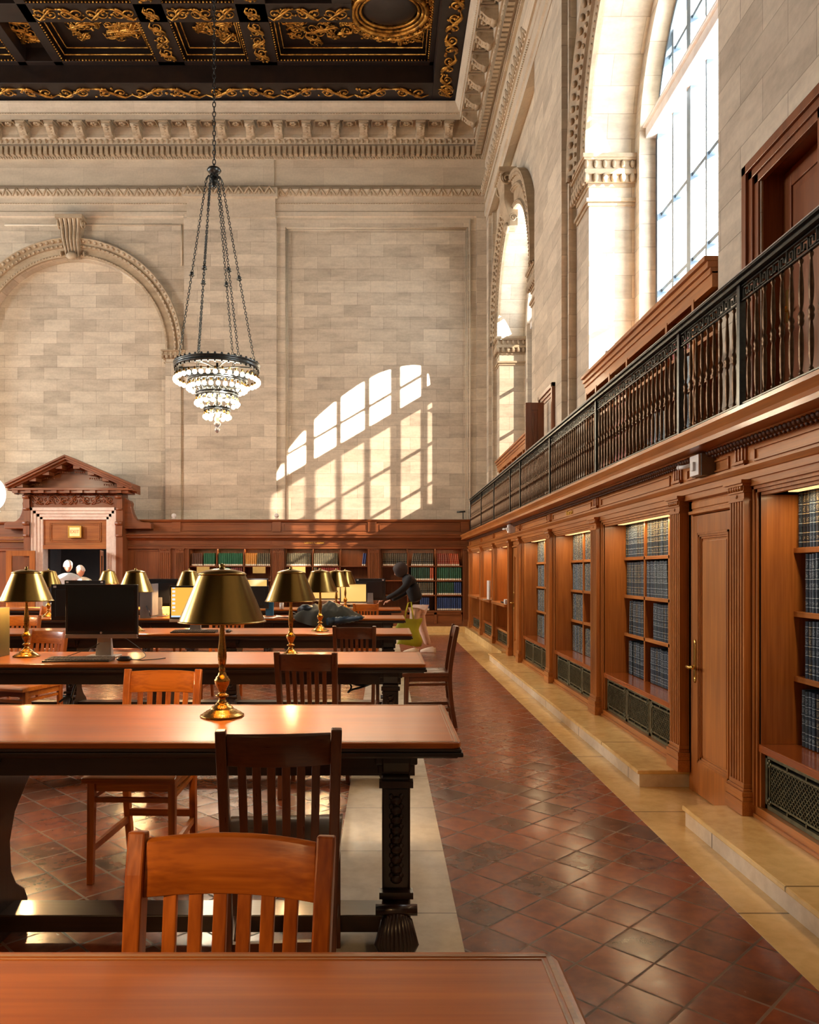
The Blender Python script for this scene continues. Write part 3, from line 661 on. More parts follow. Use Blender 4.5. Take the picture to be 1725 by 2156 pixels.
REST = []                                        # (mesh data, matrix) of the volumes left for the one mass object
def put_book(key, loc, rz, lean, sz, label=None, group=None):
    me, mat = BK[key]
    Mx = Matrix.Translation(loc) @ Matrix.Rotation(rz, 4, 'Z') @ Matrix.Rotation(lean, 4, 'Y') @ Matrix.Diagonal((*sz, 1))
    if label is None: REST.append((me, mat, Mx)); return
    o = bpy.data.objects.new('book', me); COL.objects.link(o); o.matrix_world = Mx
    tag(o, label, 'book', group); return o
def shelf_run(T, rz, u_from, u_to, d, z, keys, pitch, sz=(1, 1, 1), where=None, group=None, lean_at=(), tall=0.0, unit=0.031, endlean=0):
    """books from u_from towards u_to; keys(i, n) gives the cloth; counted from the left as one faces the shelf"""
    n = int(abs(u_to - u_from) / pitch); sg = 1 if u_to > u_from else -1
    for i in range(n):
        u = u_from + sg * (i + 0.5) * pitch; k = keys(i, n)
        if k is None: continue
        lean = 0
        if i in lean_at: lean = endlean
        hh = sz[2] * (1 + tall * (rnd.random() - 0.5)); p = T(u, d + rnd.random() * 0.006, z)
        lab = None
        if where: lab = '%s volume, %s from left, %s' % (CNAME[k], ORD[i] if i < 20 else 'last', where)
        put_book(k, p, rz, lean, (sz[0] * pitch / unit * 0.94 * (0.94 + .06 * rnd.random()), sz[1], hh), lab, group)
RZR = -PI / 2
ZSH = (0.505, 0.855, 1.19, 1.52)
def frame_mould(T, mat, u0, u1, z0, z1, parent, w_=0.05):
    m = MB(T)
    for k, (o_, pr) in enumerate(((0.0, -0.022), (0.018, -0.012), (0.034, 0.0))):
        ww = 0.018
        m.box(u0 - w_ + o_, u0 - w_ + o_ + ww, pr, 0.03, z0, z1 + w_ - o_); m.box(u1 + w_ - o_ - ww, u1 + w_ - o_, pr, 0.03, z0, z1 + w_ - o_)
        m.box(u0 - w_ + o_, u1 + w_ - o_, pr, 0.03, z1 + w_ - o_ - ww, z1 + w_ - o_)
    return part(parent, 'opening_moulding', m, mat)
def grille(T, u0, u1, z0, z1, d, parent):
    m = MB(T); fr = 0.022
    m.box(u0, u1, d, d + .02, z0, z0 + fr); m.box(u0, u1, d, d + .02, z1 - fr, z1); m.box(u0, u0 + fr, d, d + .02, z0, z1); m.box(u1 - fr, u1, d, d + .02, z0, z1)
    a0, a1, b0, b1 = u0 + 0.045, u1 - 0.045, z0 + 0.045, z1 - 0.045
    for z in (b0, b1): m.box(u0 + .03, u1 - .03, d, d + .012, z - .005, z + .005)
    for u in (a0, a1): m.box(u - .004, u + .004, d, d + .012, z0 + .02, z1 - .02)
    for k in range(4):
        u = a0 + (a1 - a0) * k / 3
        for zz in (z0 + .02, b1): m.box(u - .005, u + .005, d, d + .012, zz, zz + .026)
    st = 0.03; H = b1 - b0; L = a1 - a0; n = int((L + H) / st)
    for s_ in (0, 1):
        for i in range(1, n + 1):
            c = i * st; p = (max(0, c - H), min(c, H)); q = (min(c, L), max(0, c - L))
            if s_: p = (L - p[0], p[1]); q = (L - q[0], q[1])
            m.bar((a0 + p[0], d + .006, b0 + p[1]), (a0 + q[0], d + .006, b0 + q[1]), 0.0045, 0.006, (0, 1, 0))
    for (u, z) in ((a0, b0), (a1, b0), (a0, b1), (a1, b1)):
        for k in range(4): m.ball((u + 0.014 * math.cos(k * 1.57), d, z + 0.014 * math.sin(k * 1.57)), 0.009, 0.006, 0.009, 6, 4)
    g = part(parent, 'vent_grille', m, M['grille'])
    return g
def bay_light(T, u0, u1, d, z, parent):
    m = MB(T); m.box(u0, u1, d, d + 0.05, z - 0.015, z); g = part(parent, 'strip_light', m, M['bulb_w'] if False else STRIP)
    l = bpy.data.lights.new('strip_glow', 'AREA'); l.shape = 'RECTANGLE'; l.size = abs(u1 - u0); l.size_y = 0.05; l.energy = BAY_W; l.color = (1.0, 0.70, 0.38)
    o = bpy.data.objects.new('strip_glow', l); COL.objects.link(o); p = T((u0 + u1) / 2, d + 0.025, z - 0.02); o.location = p
    o.rotation_euler = (0, 0, PI / 2 if T is CT else 0); return g
STRIP = emit('lit_strip', (1.0, 0.62, 0.26), 1.3)
def case(T, mx, mz, name, u0, u1, label, group, cols, ledge=0.50, shelves=ZSH[1:], top=1.795, back=0.42, nogrille=False, plinth=0.112, desk=None, ng=3, sf=0.17, panelbase=False):
    """an open case set in the panelling: side panels, back, ledge, shelves, dividers, grilles below"""
    c0 = T((u0 + u1) / 2, 0, plinth); r = thing(name, c0, 0, label, 'bookcase', group)
    inv = Matrix.Translation(Vector(c0)).inverted()
    TT = lambda u, d, z: tuple(Vector(T(u, d, z)) - Vector(c0))
    m = MB(TT); m.box(u0 - .02, u0, 0, back, ledge, top); part(r, 'side_panel', m, mz)
    m = MB(TT); m.box(u1, u1 + .02, 0, back, ledge, top); part(r, 'side_panel', m, mz)
    m = MB(TT); m.box(u0, u1, back, back + .02, ledge, top + .1); part(r, 'back_panel', m, mz)
    m = MB(TT); m.box(u0 - .02, u1 + .02, 0.03, back, top + .02, top + .06); part(r, 'soffit', m, mx)
    m = MB(TT); m.box(u0, u1, -0.012, back, ledge - 0.04, ledge); part(r, 'ledge', m, M['table_l'] if not panelbase else mx, 0.004)
    frame_mould(TT, mz, u0, u1, plinth + .06, top, r)
    if not nogrille:
        w_ = (u1 - u0) / ng
        for k in range(ng): grille(TT, u0 + w_ * k + .006, u0 + w_ * (k + 1) - .006, plinth + 0.06, ledge - 0.045, 0.02, r)
        m = MB(TT); m.box(u0, u1, 0.10, 0.14, plinth, ledge - .04); part(r, 'duct_back', m, M['black'])
    elif panelbase:
        m = MB(TT); w_ = (u1 - u0) / ng; m.box(u0, u1, 0.03, 0.06, plinth, ledge - .04)
        for k in range(ng + 1): m.box(max(u0, u0 + w_ * k - .03), min(u1, u0 + w_ * k + .03), 0, 0.04, plinth, ledge - .04)
        m.box(u0, u1, 0, 0.04, plinth, plinth + .06); m.box(u0, u1, 0, 0.04, ledge - .09, ledge - .04); part(r, 'base_panel', m, mx)
    m = MB(TT); m.box(u0 - .05, u1 + .05, -0.01, 0.03, plinth, plinth + 0.058); m.box(u0 - .05, u1 + .05, -0.022, 0.03, plinth, plinth + 0.02); part(r, 'base_rail', m, mx, 0.003)
    if cols:
        for z in shelves:
            m = MB(TT); m.box(u0, u1, sf, back, z - 0.028, z); part(r, 'shelf', m, mx, 0.002)
        for u in cols[1:-1]:
            m = MB(TT); m.box(u - .014, u + .014, sf, back, ledge, top + .03); part(r, 'divider', m, mz)
    if desk:
        m = MB(TT); m.box(u0, u1, -0.10, back, desk - 0.045, desk); part(r, 'writing_shelf', m, M['oak_y'] if T is CT else mx, 0.005)
    g = bay_light(TT, u0 + .12, u1 - .12, 0.08, top + 0.018, r)
    for o in COL.objects:
        if o.type == 'LIGHT' and o.name.startswith('strip_glow') and 'set' not in o:
            o['set'] = 1; o.location = Vector(o.location) + Vector(c0)
            if T is CT: o.rotation_euler = (0, 0, PI / 2)
            else: o.rotation_euler = (0, 0, 0)
    return r
M['table_l'] = wood('polished_ledge', S((176, 96, 44)), S((126, 62, 26)), 'y', 0.2, 0.6, 0.8, 0.03)
PY = [(4.13, 4.30), (5.03, 5.20), (7.0, 7.2), (8.98, 9.18), (11.0, 11.16), (11.88, 12.04), (13.62, 13.79), (15.38, 15.54), (17.35, 17.55)]
def pilaster(T, mz, mx, u0, u1, d1, zb, zt, label, group=None, brk=True, nf=5, dback=0.02):
    c0 = T((u0 + u1) / 2, 0, zb); r = thing('pilaster', c0, 0, label, 'pilaster', group); TT = lambda u, d, z: tuple(Vector(T(u, d, z)) - Vector(c0))
    W_ = u1 - u0; f = d1; e = 0.018
    m = MB(TT); n = nf; pw = W_ / (2 * n + 1); poly = [(u0, dback), (u0, f)]
    for k in range(n):
        a = u0 + pw * (2 * k + 1); poly += [(a, f), (a + pw * .25, f + .014), (a + pw * .75, f + .014), (a + pw, f)]
    poly += [(u1, f), (u1, dback)]
    m.prism(poly, lambda p, q, w_: (p, q, w_), zb + 0.16, zt - 0.105); part(r, 'shaft', m, mz)
    m = MB(TT)
    for a, b, q in ((0, .075, e), (.075, .10, e * .8), (.10, .125, e * 1.0), (.125, .14, e * .45), (.14, .165, e * .2)): m.box(u0 - q, u1 + q, f - q, dback, zb + a, zb + b)
    part(r, 'base', m, mx, 0.003)
    m = MB(TT)
    for a, b, q in ((-.11, -.10, .006), (-.10, -.065, 0), (-.065, -.056, .008), (-.03, -.018, e * .9), (-.018, 0.0, e * 1.5)): m.box(u0 - q, u1 + q, f - q, dback, zt + a, zt + b)
    m.box(u0 - .004, u1 + .004, f - .004, dback, zt - .056, zt - .03)
    k = 6
    for i in range(k): m.ball((u0 + W_ * (i + .5) / k, f - .008, zt - .042), W_ / k * .42, .012, .016, 6, 4)
    m.lathe([(0.0001, 0), (0.013, 0), (0.013, .006), (0.0001, .006)], (0, 0, 0), 10) if False else m.ball(((u0 + u1) / 2, f, zt - .083), .011, .008, .011, 8, 4)
    part(r, 'capital', m, mx)
    if brk:
        m = MB(TT); uc = (u0 + u1) / 2; ww = W_ * 0.36; ff = f + 0.035
        m.box(uc - ww, uc + ww, ff - .018, dback + .02, zt + .105, zt + .215)
        for q in (-.62, 0, .62): m.box(uc + q * ww - ww * .13, uc + q * ww + ww * .13, ff - .028, ff, zt + .11, zt + .205)
        m.box(uc - ww * 1.15, uc + ww * 1.15, ff - .034, ff, zt + .09, zt + .107); m.box(uc - ww * .9, uc + ww * .9, ff - .022, ff, zt + .045, zt + .09)
        part(r, 'frieze_bracket', m, mx, 0.002)
    return r
BETW = ['between the nearest bookcase and the oak door', 'between the near oak door and the bookcase with the leaning grey volumes', 'between the second and third bookcases of the long wall', 'between the third and fourth bookcases of the long wall',
        'on the near side of the farther oak door', 'on the far side of the farther oak door', 'between the first two writing alcoves', 'between the last two writing alcoves', 'in the far corner of the long wall']
for i, (a, b) in enumerate(PY):
    zb = 0.112 if b < 12.3 else 0.14
    pilaster(CT, M['oak_z'], M['oak_y'], a, b, -0.06, zb, 1.88, 'fluted oak pilaster ' + BETW[i], 'fluted oak pilasters of the long wall')
# continuous wooden entablature with the balcony ledge above
m = MB(CT); Y0, Y1 = -1.5, 17.72
pr = [(0.03, 1.835), (0.0, 1.84), (-0.035, 1.845), (-0.035, 1.88), (-0.045, 1.882), (-0.045, 1.915), (-0.055, 1.918), (-0.075, 1.94), (-0.075, 1.952), (-0.03, 1.956), (-0.03, 2.055), (-0.05, 2.06), (-0.10, 2.10)]
m.extrude_profile(pr, Y0, Y1)
ct = struct(m.build('trim_3', M['oak_y']))
m = MB(CT); m.extrude_profile([(-0.10, 2.098), (-0.205, 2.10), (-0.205, 2.125), (-0.195, 2.13), (-0.20, 2.15), (-0.225, 2.185), (-0.225, 2.205), (-0.215, 2.21), (0.64, 2.21)], Y0, Y1); m.build('balcony_ledge', M['oak_y'], ct)
m = MB(CT); u = Y0
while u < Y1: m.ball((u, -0.075, 2.082), 0.017, 0.022, 0.02, 5, 4); m.ball((u + .02, -0.055, 2.062), 0.012, 0.014, 0.012, 5, 3); u += 0.04
m.build('carved_egg_band', M['carved_oak'], ct)
edges = [(-1.4, 4.13)] + [(PY[i][1], PY[i + 1][0]) for i in range(len(PY) - 1)]
m = MB(CT)
for a, b in edges:                               # sunk frieze panels
    a += .07; b -= .07
    for z in (1.975, 2.035): m.box(a, b, -0.040, -0.03, z - .005, z + .005)
    for u in (a, b): m.box(u - .005, u + .005, -0.040, -0.03, 1.97, 2.04)
m.build('frieze_panels', M['oak_y'], ct)
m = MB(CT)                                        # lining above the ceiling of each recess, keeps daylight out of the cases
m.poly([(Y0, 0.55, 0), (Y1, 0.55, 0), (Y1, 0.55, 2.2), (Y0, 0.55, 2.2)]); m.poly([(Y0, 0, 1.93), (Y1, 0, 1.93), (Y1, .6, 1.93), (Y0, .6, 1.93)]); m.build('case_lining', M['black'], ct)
# cases ------------------------------------------------------------------------------------
GC = 'oak bookcases set in the long wall'
case(CT, M['oak_y'], M['oak_z'], 'bookcase', 2.2, 4.07, 'oak bookcase at the right edge of the picture, nearest of the long wall', GC, [2.2, 2.85, 3.46, 4.07])
case(CT, M['oak_y'], M['oak_z'], 'bookcase', 5.27, 6.94, 'oak bookcase beyond the near oak door, holding the leaning grey volumes', GC, [5.27, 5.85, 6.40, 6.94])
case(CT, M['oak_y'], M['oak_z'], 'bookcase', 7.27, 8.92, 'oak bookcase of dark volumes, third along the long wall', GC, [7.27, 7.82, 8.37, 8.92])
case(CT, M['oak_y'], M['oak_z'], 'bookcase', 9.24, 10.94, 'narrow-looking oak bookcase just before the farther oak door', GC, [9.24, 9.8, 10.37, 10.94])
for i, (a, b) in enumerate(((12.1, 13.56), (13.85, 15.32), (15.6, 17.26))):
    case(CT, M['oak_y'], M['oak_z'], 'bookcase', a, b, ['empty oak alcove with a writing shelf just past the farther oak door', 'middle one of three empty oak alcoves with a writing shelf', 'empty oak alcove with a writing shelf in the far corner'][i], 'oak alcoves with writing shelves', [a, b], ledge=0.44, shelves=(), top=1.80, plinth=0.14, desk=0.885)
def key_mix(opts, seed): 
    r2 = random.Random(seed); return lambda i, n: r2.choice(opts)
NV = ['navy', 'navy', 'navy', 'slate', 'black']; DG = ['slate', 'navy', 'dkgreen', 'black', 'black']
SHN = ['bottom shelf', 'second shelf up', 'third shelf up', 'top shelf']
for j, z in enumerate(ZSH):                       # nearest bookcase
    a = (4.02, 3.99, 3.99, 4.05)[j]
    shelf_run(CT, RZR, a, 3.50, 0.19, z, key_mix(NV, j), 0.0325, where='%s of the nearest bookcase' % SHN[j], group='dark volumes in the nearest bookcase', tall=.02, sz=(1, 1, 1.0 + .02 * j))
for j, z in enumerate(ZSH):                       # case with the leaning volumes
    e0 = (6.86, 6.84, 6.92, 6.93)[j]; w1 = 'far column'; w2 = 'middle column'
    gp = 'dark volumes in the bookcase beyond the near door'
    gap = {0: 3, 1: 2}.get(j); km = key_mix(NV if j < 2 else DG, 10 + j)
    shelf_run(CT, RZR, e0, 6.43, 0.19, z, (lambda i, n, g=gap, km=km: None if g is not None and i == g else km(i, n)), 0.0335, where='%s, left column of bookcase past near door' % SHN[j], group=gp, tall=.03, lean_at=((0, 1, 2) if j == 1 else ()), endlean=0.05)
    e1 = (6.30, 6.24, 6.38, 6.38)[j]
    shelf_run(CT, RZR, e1, (5.88, 5.88, 5.90, 5.88)[j], 0.19, z, key_mix(NV if j < 2 else DG, 20 + j) if j != 2 else (lambda i, n: 'slate' if i > 4 else 'navy'), 0.0335, where='%s, middle column of bookcase past near door' % SHN[j], group=gp, tall=.03, lean_at=(range(6, 20) if j == 2 else ()), endlean=-0.07)
    if j in (0, 3): shelf_run(CT, RZR, 5.83, 5.70, 0.19, z, key_mix(NV, 30 + j), 0.0335)
for j, z in enumerate(ZSH):                       # third and fourth cases: left to the mass of books
    shelf_run(CT, RZR, 8.88, 8.40, 0.19, z, key_mix(DG, 40 + j), 0.034, tall=.03); shelf_run(CT, RZR, (8.34, 8.05, 8.34, 8.34)[j], 7.85, 0.19, z, key_mix(DG, 50 + j), 0.034, tall=.03)
    shelf_run(CT, RZR, 10.9, 10.4, 0.19, z, key_mix(DG, 60 + j), 0.034); shelf_run(CT, RZR, 10.34, 9.83, 0.19, z, key_mix(DG, 70 + j), 0.034)
# doors in the panelling -----------------------------------------------------------------------
def oak_door(name, u0, u1, z0, label, both=True):
    c0 = CT(u0, 0, z0); r = thing(name, c0, 0, label, 'door', None); r['kind'] = 'thing'; TT = lambda u, d, z: tuple(Vector(CT(u, d, z)) - Vector(c0))
    z1 = 1.745; m = MB(TT); st = 0.085
    m.box(u0, u0 + st, 0.0, 0.04, z0, z1); m.box(u1 - st, u1, 0, 0.04, z0, z1); m.box(u0 + st, u1 - st, 0, .04, z0, z0 + .2); m.box(u0 + st, u1 - st, 0, .04, z1 - .11, z1); part(r, 'stile', m, M['oak_z'], 0.002)
    m = MB(TT); m.box(u0 + st, u1 - st, 0.015, 0.035, z0 + .2, z1 - .11); m.box(u0 + st + .05, u1 - st - .05, 0.006, 0.02, z0 + .25, z1 - .16); part(r, 'raised_panel', m, M['oak_z'], 0.004)
    m = MB(TT)
    for o_, pr in ((0, -.006), (.012, -.001), (.024, .006)):
        a, b, c, d = u0 + st + o_, u1 - st - o_, z0 + .2 + o_, z1 - .11 - o_
        m.box(a, a + .012, pr, .02, c, d); m.box(b - .012, b, pr, .02, c, d); m.box(a, b, pr, .02, c, c + .012); m.box(a, b, pr, .02, d - .012, d)
    part(r, 'panel_moulding', m, M['oak_z'])
    for zz in (z0 + .18, (z0 + z1) / 2, z1 - .26):
        m = MB(TT); m.tube([(u0 + .012, -.012, zz - .06), (u0 + .012, -.012, zz + .06)], .008, 8)
        for q in range(7): m.ball((u0 + .012, -.012, zz - .06 + .02 * q), .0105, .0105, .008, 8, 4)
        m.box(u0 + .004, u0 + .03, -.004, .002, zz - .05, zz + .05); part(r, 'hinge', m, M['brass_h'])
    zh = z0 + 0.83
    m = MB(TT); m.box(u1 - .062, u1 - .028, -.008, 0, zh - .11, zh + .10); m.ball((u1 - .045, -.004, zh + .11), .017, .006, .022); m.ball((u1 - .045, -.004, zh - .12), .017, .006, .022); pl = part(r, 'lock_plate', m, M['brass_h'], .002)
    m = MB(TT); m.tube([(u1 - .045, 0, zh - .04), (u1 - .045, -.05, zh - .04)], .009, 8); m.tube([(u1 - .03, -.05, zh - .04), (u1 - .075, -.055, zh - .04), (u1 - .12, -.05, zh - .035)], [.009, .011, .008], 8); m.ball((u1 - .125, -.05, zh - .035), .013); k = m.build('lever_handle', M['brass_h'], pl)
    return r
for i, (a, b, z0) in enumerate(((4.36, 4.97, 0.008), (11.22, 11.82, .13))):
    oak_door('oak_door', a, b, z0, ['tall narrow oak door with brass lever between the two nearest bookcases', 'small oak door before the writing alcoves, farther one along the long wall'][i])
    m = MB(CT); a0, b0 = PY[2 * i * 2][1] if i == 0 else 11.16, PY[1][0] if i == 0 else 11.88
    m.box(a0, a, .0, .05, 0, 1.85); m.box(b, b0, 0, .05, 0, 1.85); m.box(a0, b0, 0.0, .05, 1.75, 1.86); m.box(a0 + .04, b0 - .04, -.02, .03, 1.755, 1.775); m.box(a0 + .06, b0 - .06, -.008, .03, 1.79, 1.83)
    m.build('door_surround', M['oak_z'], ct, bevel=.003)
m = MB(CT)                                        # flat returns beside the pilasters
for i, (a, b) in enumerate(PY):
    z0 = .112 if b < 12.3 else .14; m.box(a - .035, b + .035, 0.0, .05, z0, 1.86)
m.build('case_stile', M['oak_z'], ct)
# ================================================================ BALUSTRADE
XRL, ZR0, ZR1 = 1.94, 2.21, 2.985
def baluster():
    p = [(.008, 0), (.010, .004), (.012, .012), (.006, .02), (.008, .035), (.0115, .07), (.013, .13), (.0115, .19), (.007, .225), (.012, .235), (.015, .25), (.012, .262), (.0155, .275), (.012, .29), (.007, .30), (.0115, .335), (.013, .39), (.010, .45), (.007, .50), (.006, .515), (.011, .525), (.012, .535), (.007, .545)]
    m = MB(); m.lathe([(r, z) for r, z in p], (0, 0, 0), 8); o = m.build('baluster', M['baluster']); d = o.data; bpy.data.objects.remove(o); return d
BAL = baluster()
def key_band(L, h):
    """meander fret of thin bars, as long as L, between two fillets"""
    m = MB(); T_ = 0.006; n = max(1, round(L / 0.135)); w_ = L / n; k = h
    m.box(-.008, .008, 0, L, 0, .007); m.box(-.008, .008, 0, L, h - .007, h)
    for i in range(n):
        y = i * w_; u = (w_ - .004) / 9.0; g = (h - .014) / 5.0; z0 = .007
        P_ = [(0, 0), (0, 4.2), (4, 4.2), (4, 1.2), (2, 1.2), (2, 2.8)] if i % 2 == 0 else [(4, 5), (4, .8), (0, .8), (0, 3.8), (2, 3.8), (2, 2.2)]
        for off, mir in ((0, 1), (8.2, -1)):
            pts = [(off + mir * a, b) for a, b in P_]
            for (a, b), (c, d) in zip(pts, pts[1:]):
                ya, yb = sorted((y + a * u, y + c * u)); za, zb = sorted((z0 + b * g, z0 + d * g)); m.box(-.005, .005, ya - .003, yb + .003, za - .003, zb + .003)
        if i % 4 == 3: m.ball((0, y + w_ * .5, h / 2), .006, .02, .02, 6, 4)
    return m
POSTS = [2.25, 4.25, 5.12, 7.12, 9.10, 11.08, 11.96, 13.72, 15.50, 17.42]
SEC = ['in front of the gallery door at the right edge', 'above the near oak door', 'in front of the gallery shelves with red books', 'beyond the red gallery books, before the pier', 'in front of the pier with the open gallery door',
       'short one above the farther oak door', 'above the first writing alcove', 'above the middle writing alcove', 'last one, ending at the far corner']
for i, (a, b) in enumerate(zip(POSTS, POSTS[1:])):
    r = thing('balustrade_panel', (XRL, a, ZR0), 0, 'bronze balustrade panel ' + SEC[i], 'balustrade', 'bronze balustrade panels of the gallery')
    L = b - a; m = MB(); m.box(-.018, .018, -.018, .018, 0, ZR1 - ZR0 - .03); part(r, 'post', m, M['iron'], .002)
    if i == len(POSTS) - 2: m = MB(); m.box(-.018, .018, L - .018, L + .018, 0, ZR1 - ZR0 - .03); part(r, 'post', m, M['iron'], .002)
    m = MB(); m.box(-.035, .035, -.0, L, .735, .75); m.box(-.026, .026, 0, L, .75, .765); m.box(-.045, .045, 0, L, .765, .775); part(r, 'handrail', m, M['iron'])
    m = MB(); m.box(-.048, .02, 0, L, .775, .781); part(r, 'rail_highlight', m, M['silver'])  # pale strip added for the highlight along the handrail
    m = key_band(L - .04, .085); o = part(r, 'fret_band', m, M['iron']); o.location = (0, .02, .645)
    m = key_band(L - .04, .085); o = part(r, 'fret_band', m, M['iron']); o.location = (0, .02, .012)
    n = int(round(L / .0865)) - 1
    for k in range(n):
        o = bpy.data.objects.new('baluster', BAL); COL.objects.link(o); o.parent = r; o.location = (0, L * (k + 1) / (n + 1), .098)
# ================================================================ UPPER GALLERY
def gallery_case(c, u0, u1, cols, label):
    XG = XR - 0.05; c0 = (XG, c, 2.21); r = thing('gallery_bookcase', c0, 0, label, 'bookcase', 'bookcases under the tall windows'); TT = lambda u, d, z: (d, u - c, z - 2.21)
    zt = 3.70
    m = MB(TT); m.box(u0, u1, -.06, .42, zt + .08, zt + .12); m.box(u0, u1, -.035, .42, zt + .03, zt + .08); m.box(u0, u1, -.015, .4, zt - .02, zt + .03); part(r, 'cornice', m, M['oak_y'], .006)
    m = MB(TT); m.box(u0, u1, 0, .05, 3.58, zt); part(r, 'header', m, M['oak_y'])
    m = MB(TT); m.box(u0, u1, .38, .40, 2.21, zt); part(r, 'back_panel', m, M['red_x'])
    for u in cols:
        m = MB(TT); m.box(u - .022, u + .022, -.005, .38, 2.21, 3.6); part(r, 'divider', m, M['oak_z'])
    for z in (2.25, 2.58, 2.92, 3.25):
        m = MB(TT); m.box(u0, u1, .02, .38, z - .03, z); part(r, 'shelf', m, M['oak_y'])
    return r
C1, C2 = WINC[1], WINC[0]
gallery_case(C1, C1 - RJ + .01, C1 + RJ - .01, [9.74, 9.30, 8.75, 8.12, 6.98, 6.38], 'oak gallery bookcase with red books under the nearer tall window')
gallery_case(C2, C2 - RJ + .01, C2 + RJ - .01, [17.1, 16.6, 16.0, 15.4, 14.8, 14.2, 13.7], 'empty-looking oak gallery bookcase under the farther tall window')
GT = lambda u, d, z: (XR - .05 + d, u, z)
gp = 'books in the gallery case under the nearer window'
shelf_run(GT, RZR, 6.93, 6.42, .04, 3.25, lambda i, n: 'red' if i < 9 else 'sky', .04, where='top gallery shelf below the nearer window', group=gp, tall=.12, unit=.04, sz=(1, 1, .95))
for z, a, b, ks in ((2.25, 9.2, 8.8, ['cream', 'sky', 'rust']), (2.58, 9.25, 8.8, ['rust', 'cream', 'red']), (3.25, 8.70, 8.4, ['rust', 'cream']), (2.92, 8.7, 8.2, ['rust', 'red', 'rust']), (2.58, 8.7, 8.2, ['rust', 'red', 'red']), (2.25, 8.7, 8.2, ['red', 'rust', 'cream']), (2.25, 8.0, 7.3, ['red', 'cream', 'red']), (2.58, 7.6, 7.1, ['red', 'sky', 'navy']), (2.25, 6.9, 6.5, ['sky', 'slate']), (2.58, 6.9, 6.45, ['sky', 'slate', 'sky']), (2.92, 6.9, 6.45, ['slate', 'sky']), (2.25, 6.2, 5.7, ['sky', 'slate'])):
    shelf_run(GT, RZR, a, b, .04, z, key_mix(ks, int(z * 100 + a * 7)), .04, tall=.15, unit=.04)
def gallery_door(yc, label, opened):
    r = thing('gallery_door', (XW, yc, 2.21), 0, label, 'door'); h = 1.83; w_ = .5
    m = MB()
    for o_, pr in ((0, -.05), (.05, -.03), (.1, -.015)):
        for s_ in (-1, 1): m.box(pr, .02, min(s_ * (w_ - o_), s_ * (w_ - o_ - .06)), max(s_ * (w_ - o_), s_ * (w_ - o_ - .06)), 0, h - o_)
        m.box(pr, .02, -w_ + o_, w_ - o_, h - o_ - .06, h - o_)
    part(r, 'door_frame', m, M['red_z'], .004)
    def leaf(T, L):
        m = MB(T); m.box(0, .09, 0, .04, 0, h - .13); m.box(L - .09, L, 0, .04, 0, h - .13); m.box(.09, L - .09, 0, .04, 0, .2); m.box(.09, L - .09, 0, .04, h - .24, h - .13); m.box(.09, L - .09, .012, .03, .2, h - .24); m.box(.13, L - .13, .004, .03, .25, h - .29); return m
    if opened: m = leaf(lambda u, d, z: (-.055 - u, .0 + d, z - .05), .27)
    else:
        m = leaf(lambda u, d, z: (.14 + d, -.325 + u, z), .65)
        q = MB(); q.box(.01, .165, .325, .345, 0, h - .1); q.box(.01, .165, -.345, -.325, 0, h - .1); q.box(.01, .165, -.33, .33, h - .12, h - .10); part(r, 'reveal', q, M['red_z'])
        q = MB(); q.box(.18, .2, -.4, .4, 0, h); part(r, 'dark_backing', q, M['black'])
    o = part(r, 'door_leaf', m, M['red_z'], .003)
    if not opened:
        m = MB(); m.box(.13, .14, .25, .28, .75, .95); m.tube([(.14, .265, .82), (.09, .265, .82), (.09, .20, .82)], .01, 6); part(r, 'lever_handle', m, M['brass_h'])
    return r
gallery_door(4.65, 'reddish panelled door in a deep moulded frame on the gallery, at the right edge', False)
gallery_door(11.45, 'reddish gallery door standing open against the far stone pier', True)
# ================================================================ WOODEN CASES ALONG THE END WALL
YE = 17.85
ET = lambda u, d, z: (u, YE + d, z)
def EX(px, Y=YE): return (px - 808) * Y / 1650
m = MB(ET); DX0, DX1 = EX(96), EX(226)            # doorway
prE = [(0.05, 1.90), (-0.03, 1.905), (-0.03, 1.96), (-0.05, 1.965), (-0.05, 1.985), (0.0, 1.99), (0.0, 2.09), (-.03, 2.10), (-.07, 2.14), (-.13, 2.15), (-.13, 2.185), (-.16, 2.215), (-.16, 2.235), (-.0, 2.245), (-.0, 2.29), (.01, 2.295), (.01, 2.50), (-.03, 2.51), (-.06, 2.55), (-.06, 2.57), (.5, 2.58)]
xs0 = EX(258)
prC = prE + [(.4, 1.90)]
m.prism(prC, lambda p, q, w_: (w_, p, q), xs0, CX + .3)
m.T = lambda u, d, z: (u, YE + d, z - .05); m.prism(prC, lambda p, q, w_: (w_, p, q), XL, EX(58)); m.T = ET
ce = struct(m.build('trim_4', M['red_x']))
m = MB(ET)
for a, b in ((372, 575), (590, 777), (792, 972)):
    for (z0, z1) in ((2.32, 2.47), (2.01, 2.07)):
        A, B = EX(a + 8), EX(b - 4); dd = .0
        for z in (z0, z1): m.box(A, B, -.01, .012, z - .007, z + .007)
        for u in (A, B): m.box(u - .007, u + .007, -.01, .012, z0, z1)
for a in (372, 583, 784, 979): m.box(EX(a - 9), EX(a + 9), -.03, .02, 2.29, 2.51)
m.build('parapet_panels', M['red_x'], ce)
m = MB(ET)                                        # plain panelling beside the portal and behind everything
m.box(XL, EX(60), .03, .08, .14, 2.3); m.box(EX(255), EX(398), .03, .08, .14, 1.92); m.box(EX(396), CX + .3, .46, .5, .1, 2.3)
for a, b in ((286, 334), (-60, 20)):
    A, B = EX(a), EX(b)
    for (z0, z1) in ((.75, 1.86), (.22, .62)):
        for z in (z0, z1): m.box(A, B, .005, .04, z - .012, z + .012)
        for u in (A, B): m.box(u - .012, u + .012, .005, .04, z0, z1)
struct(m.build('trim_5', M['red_z']))
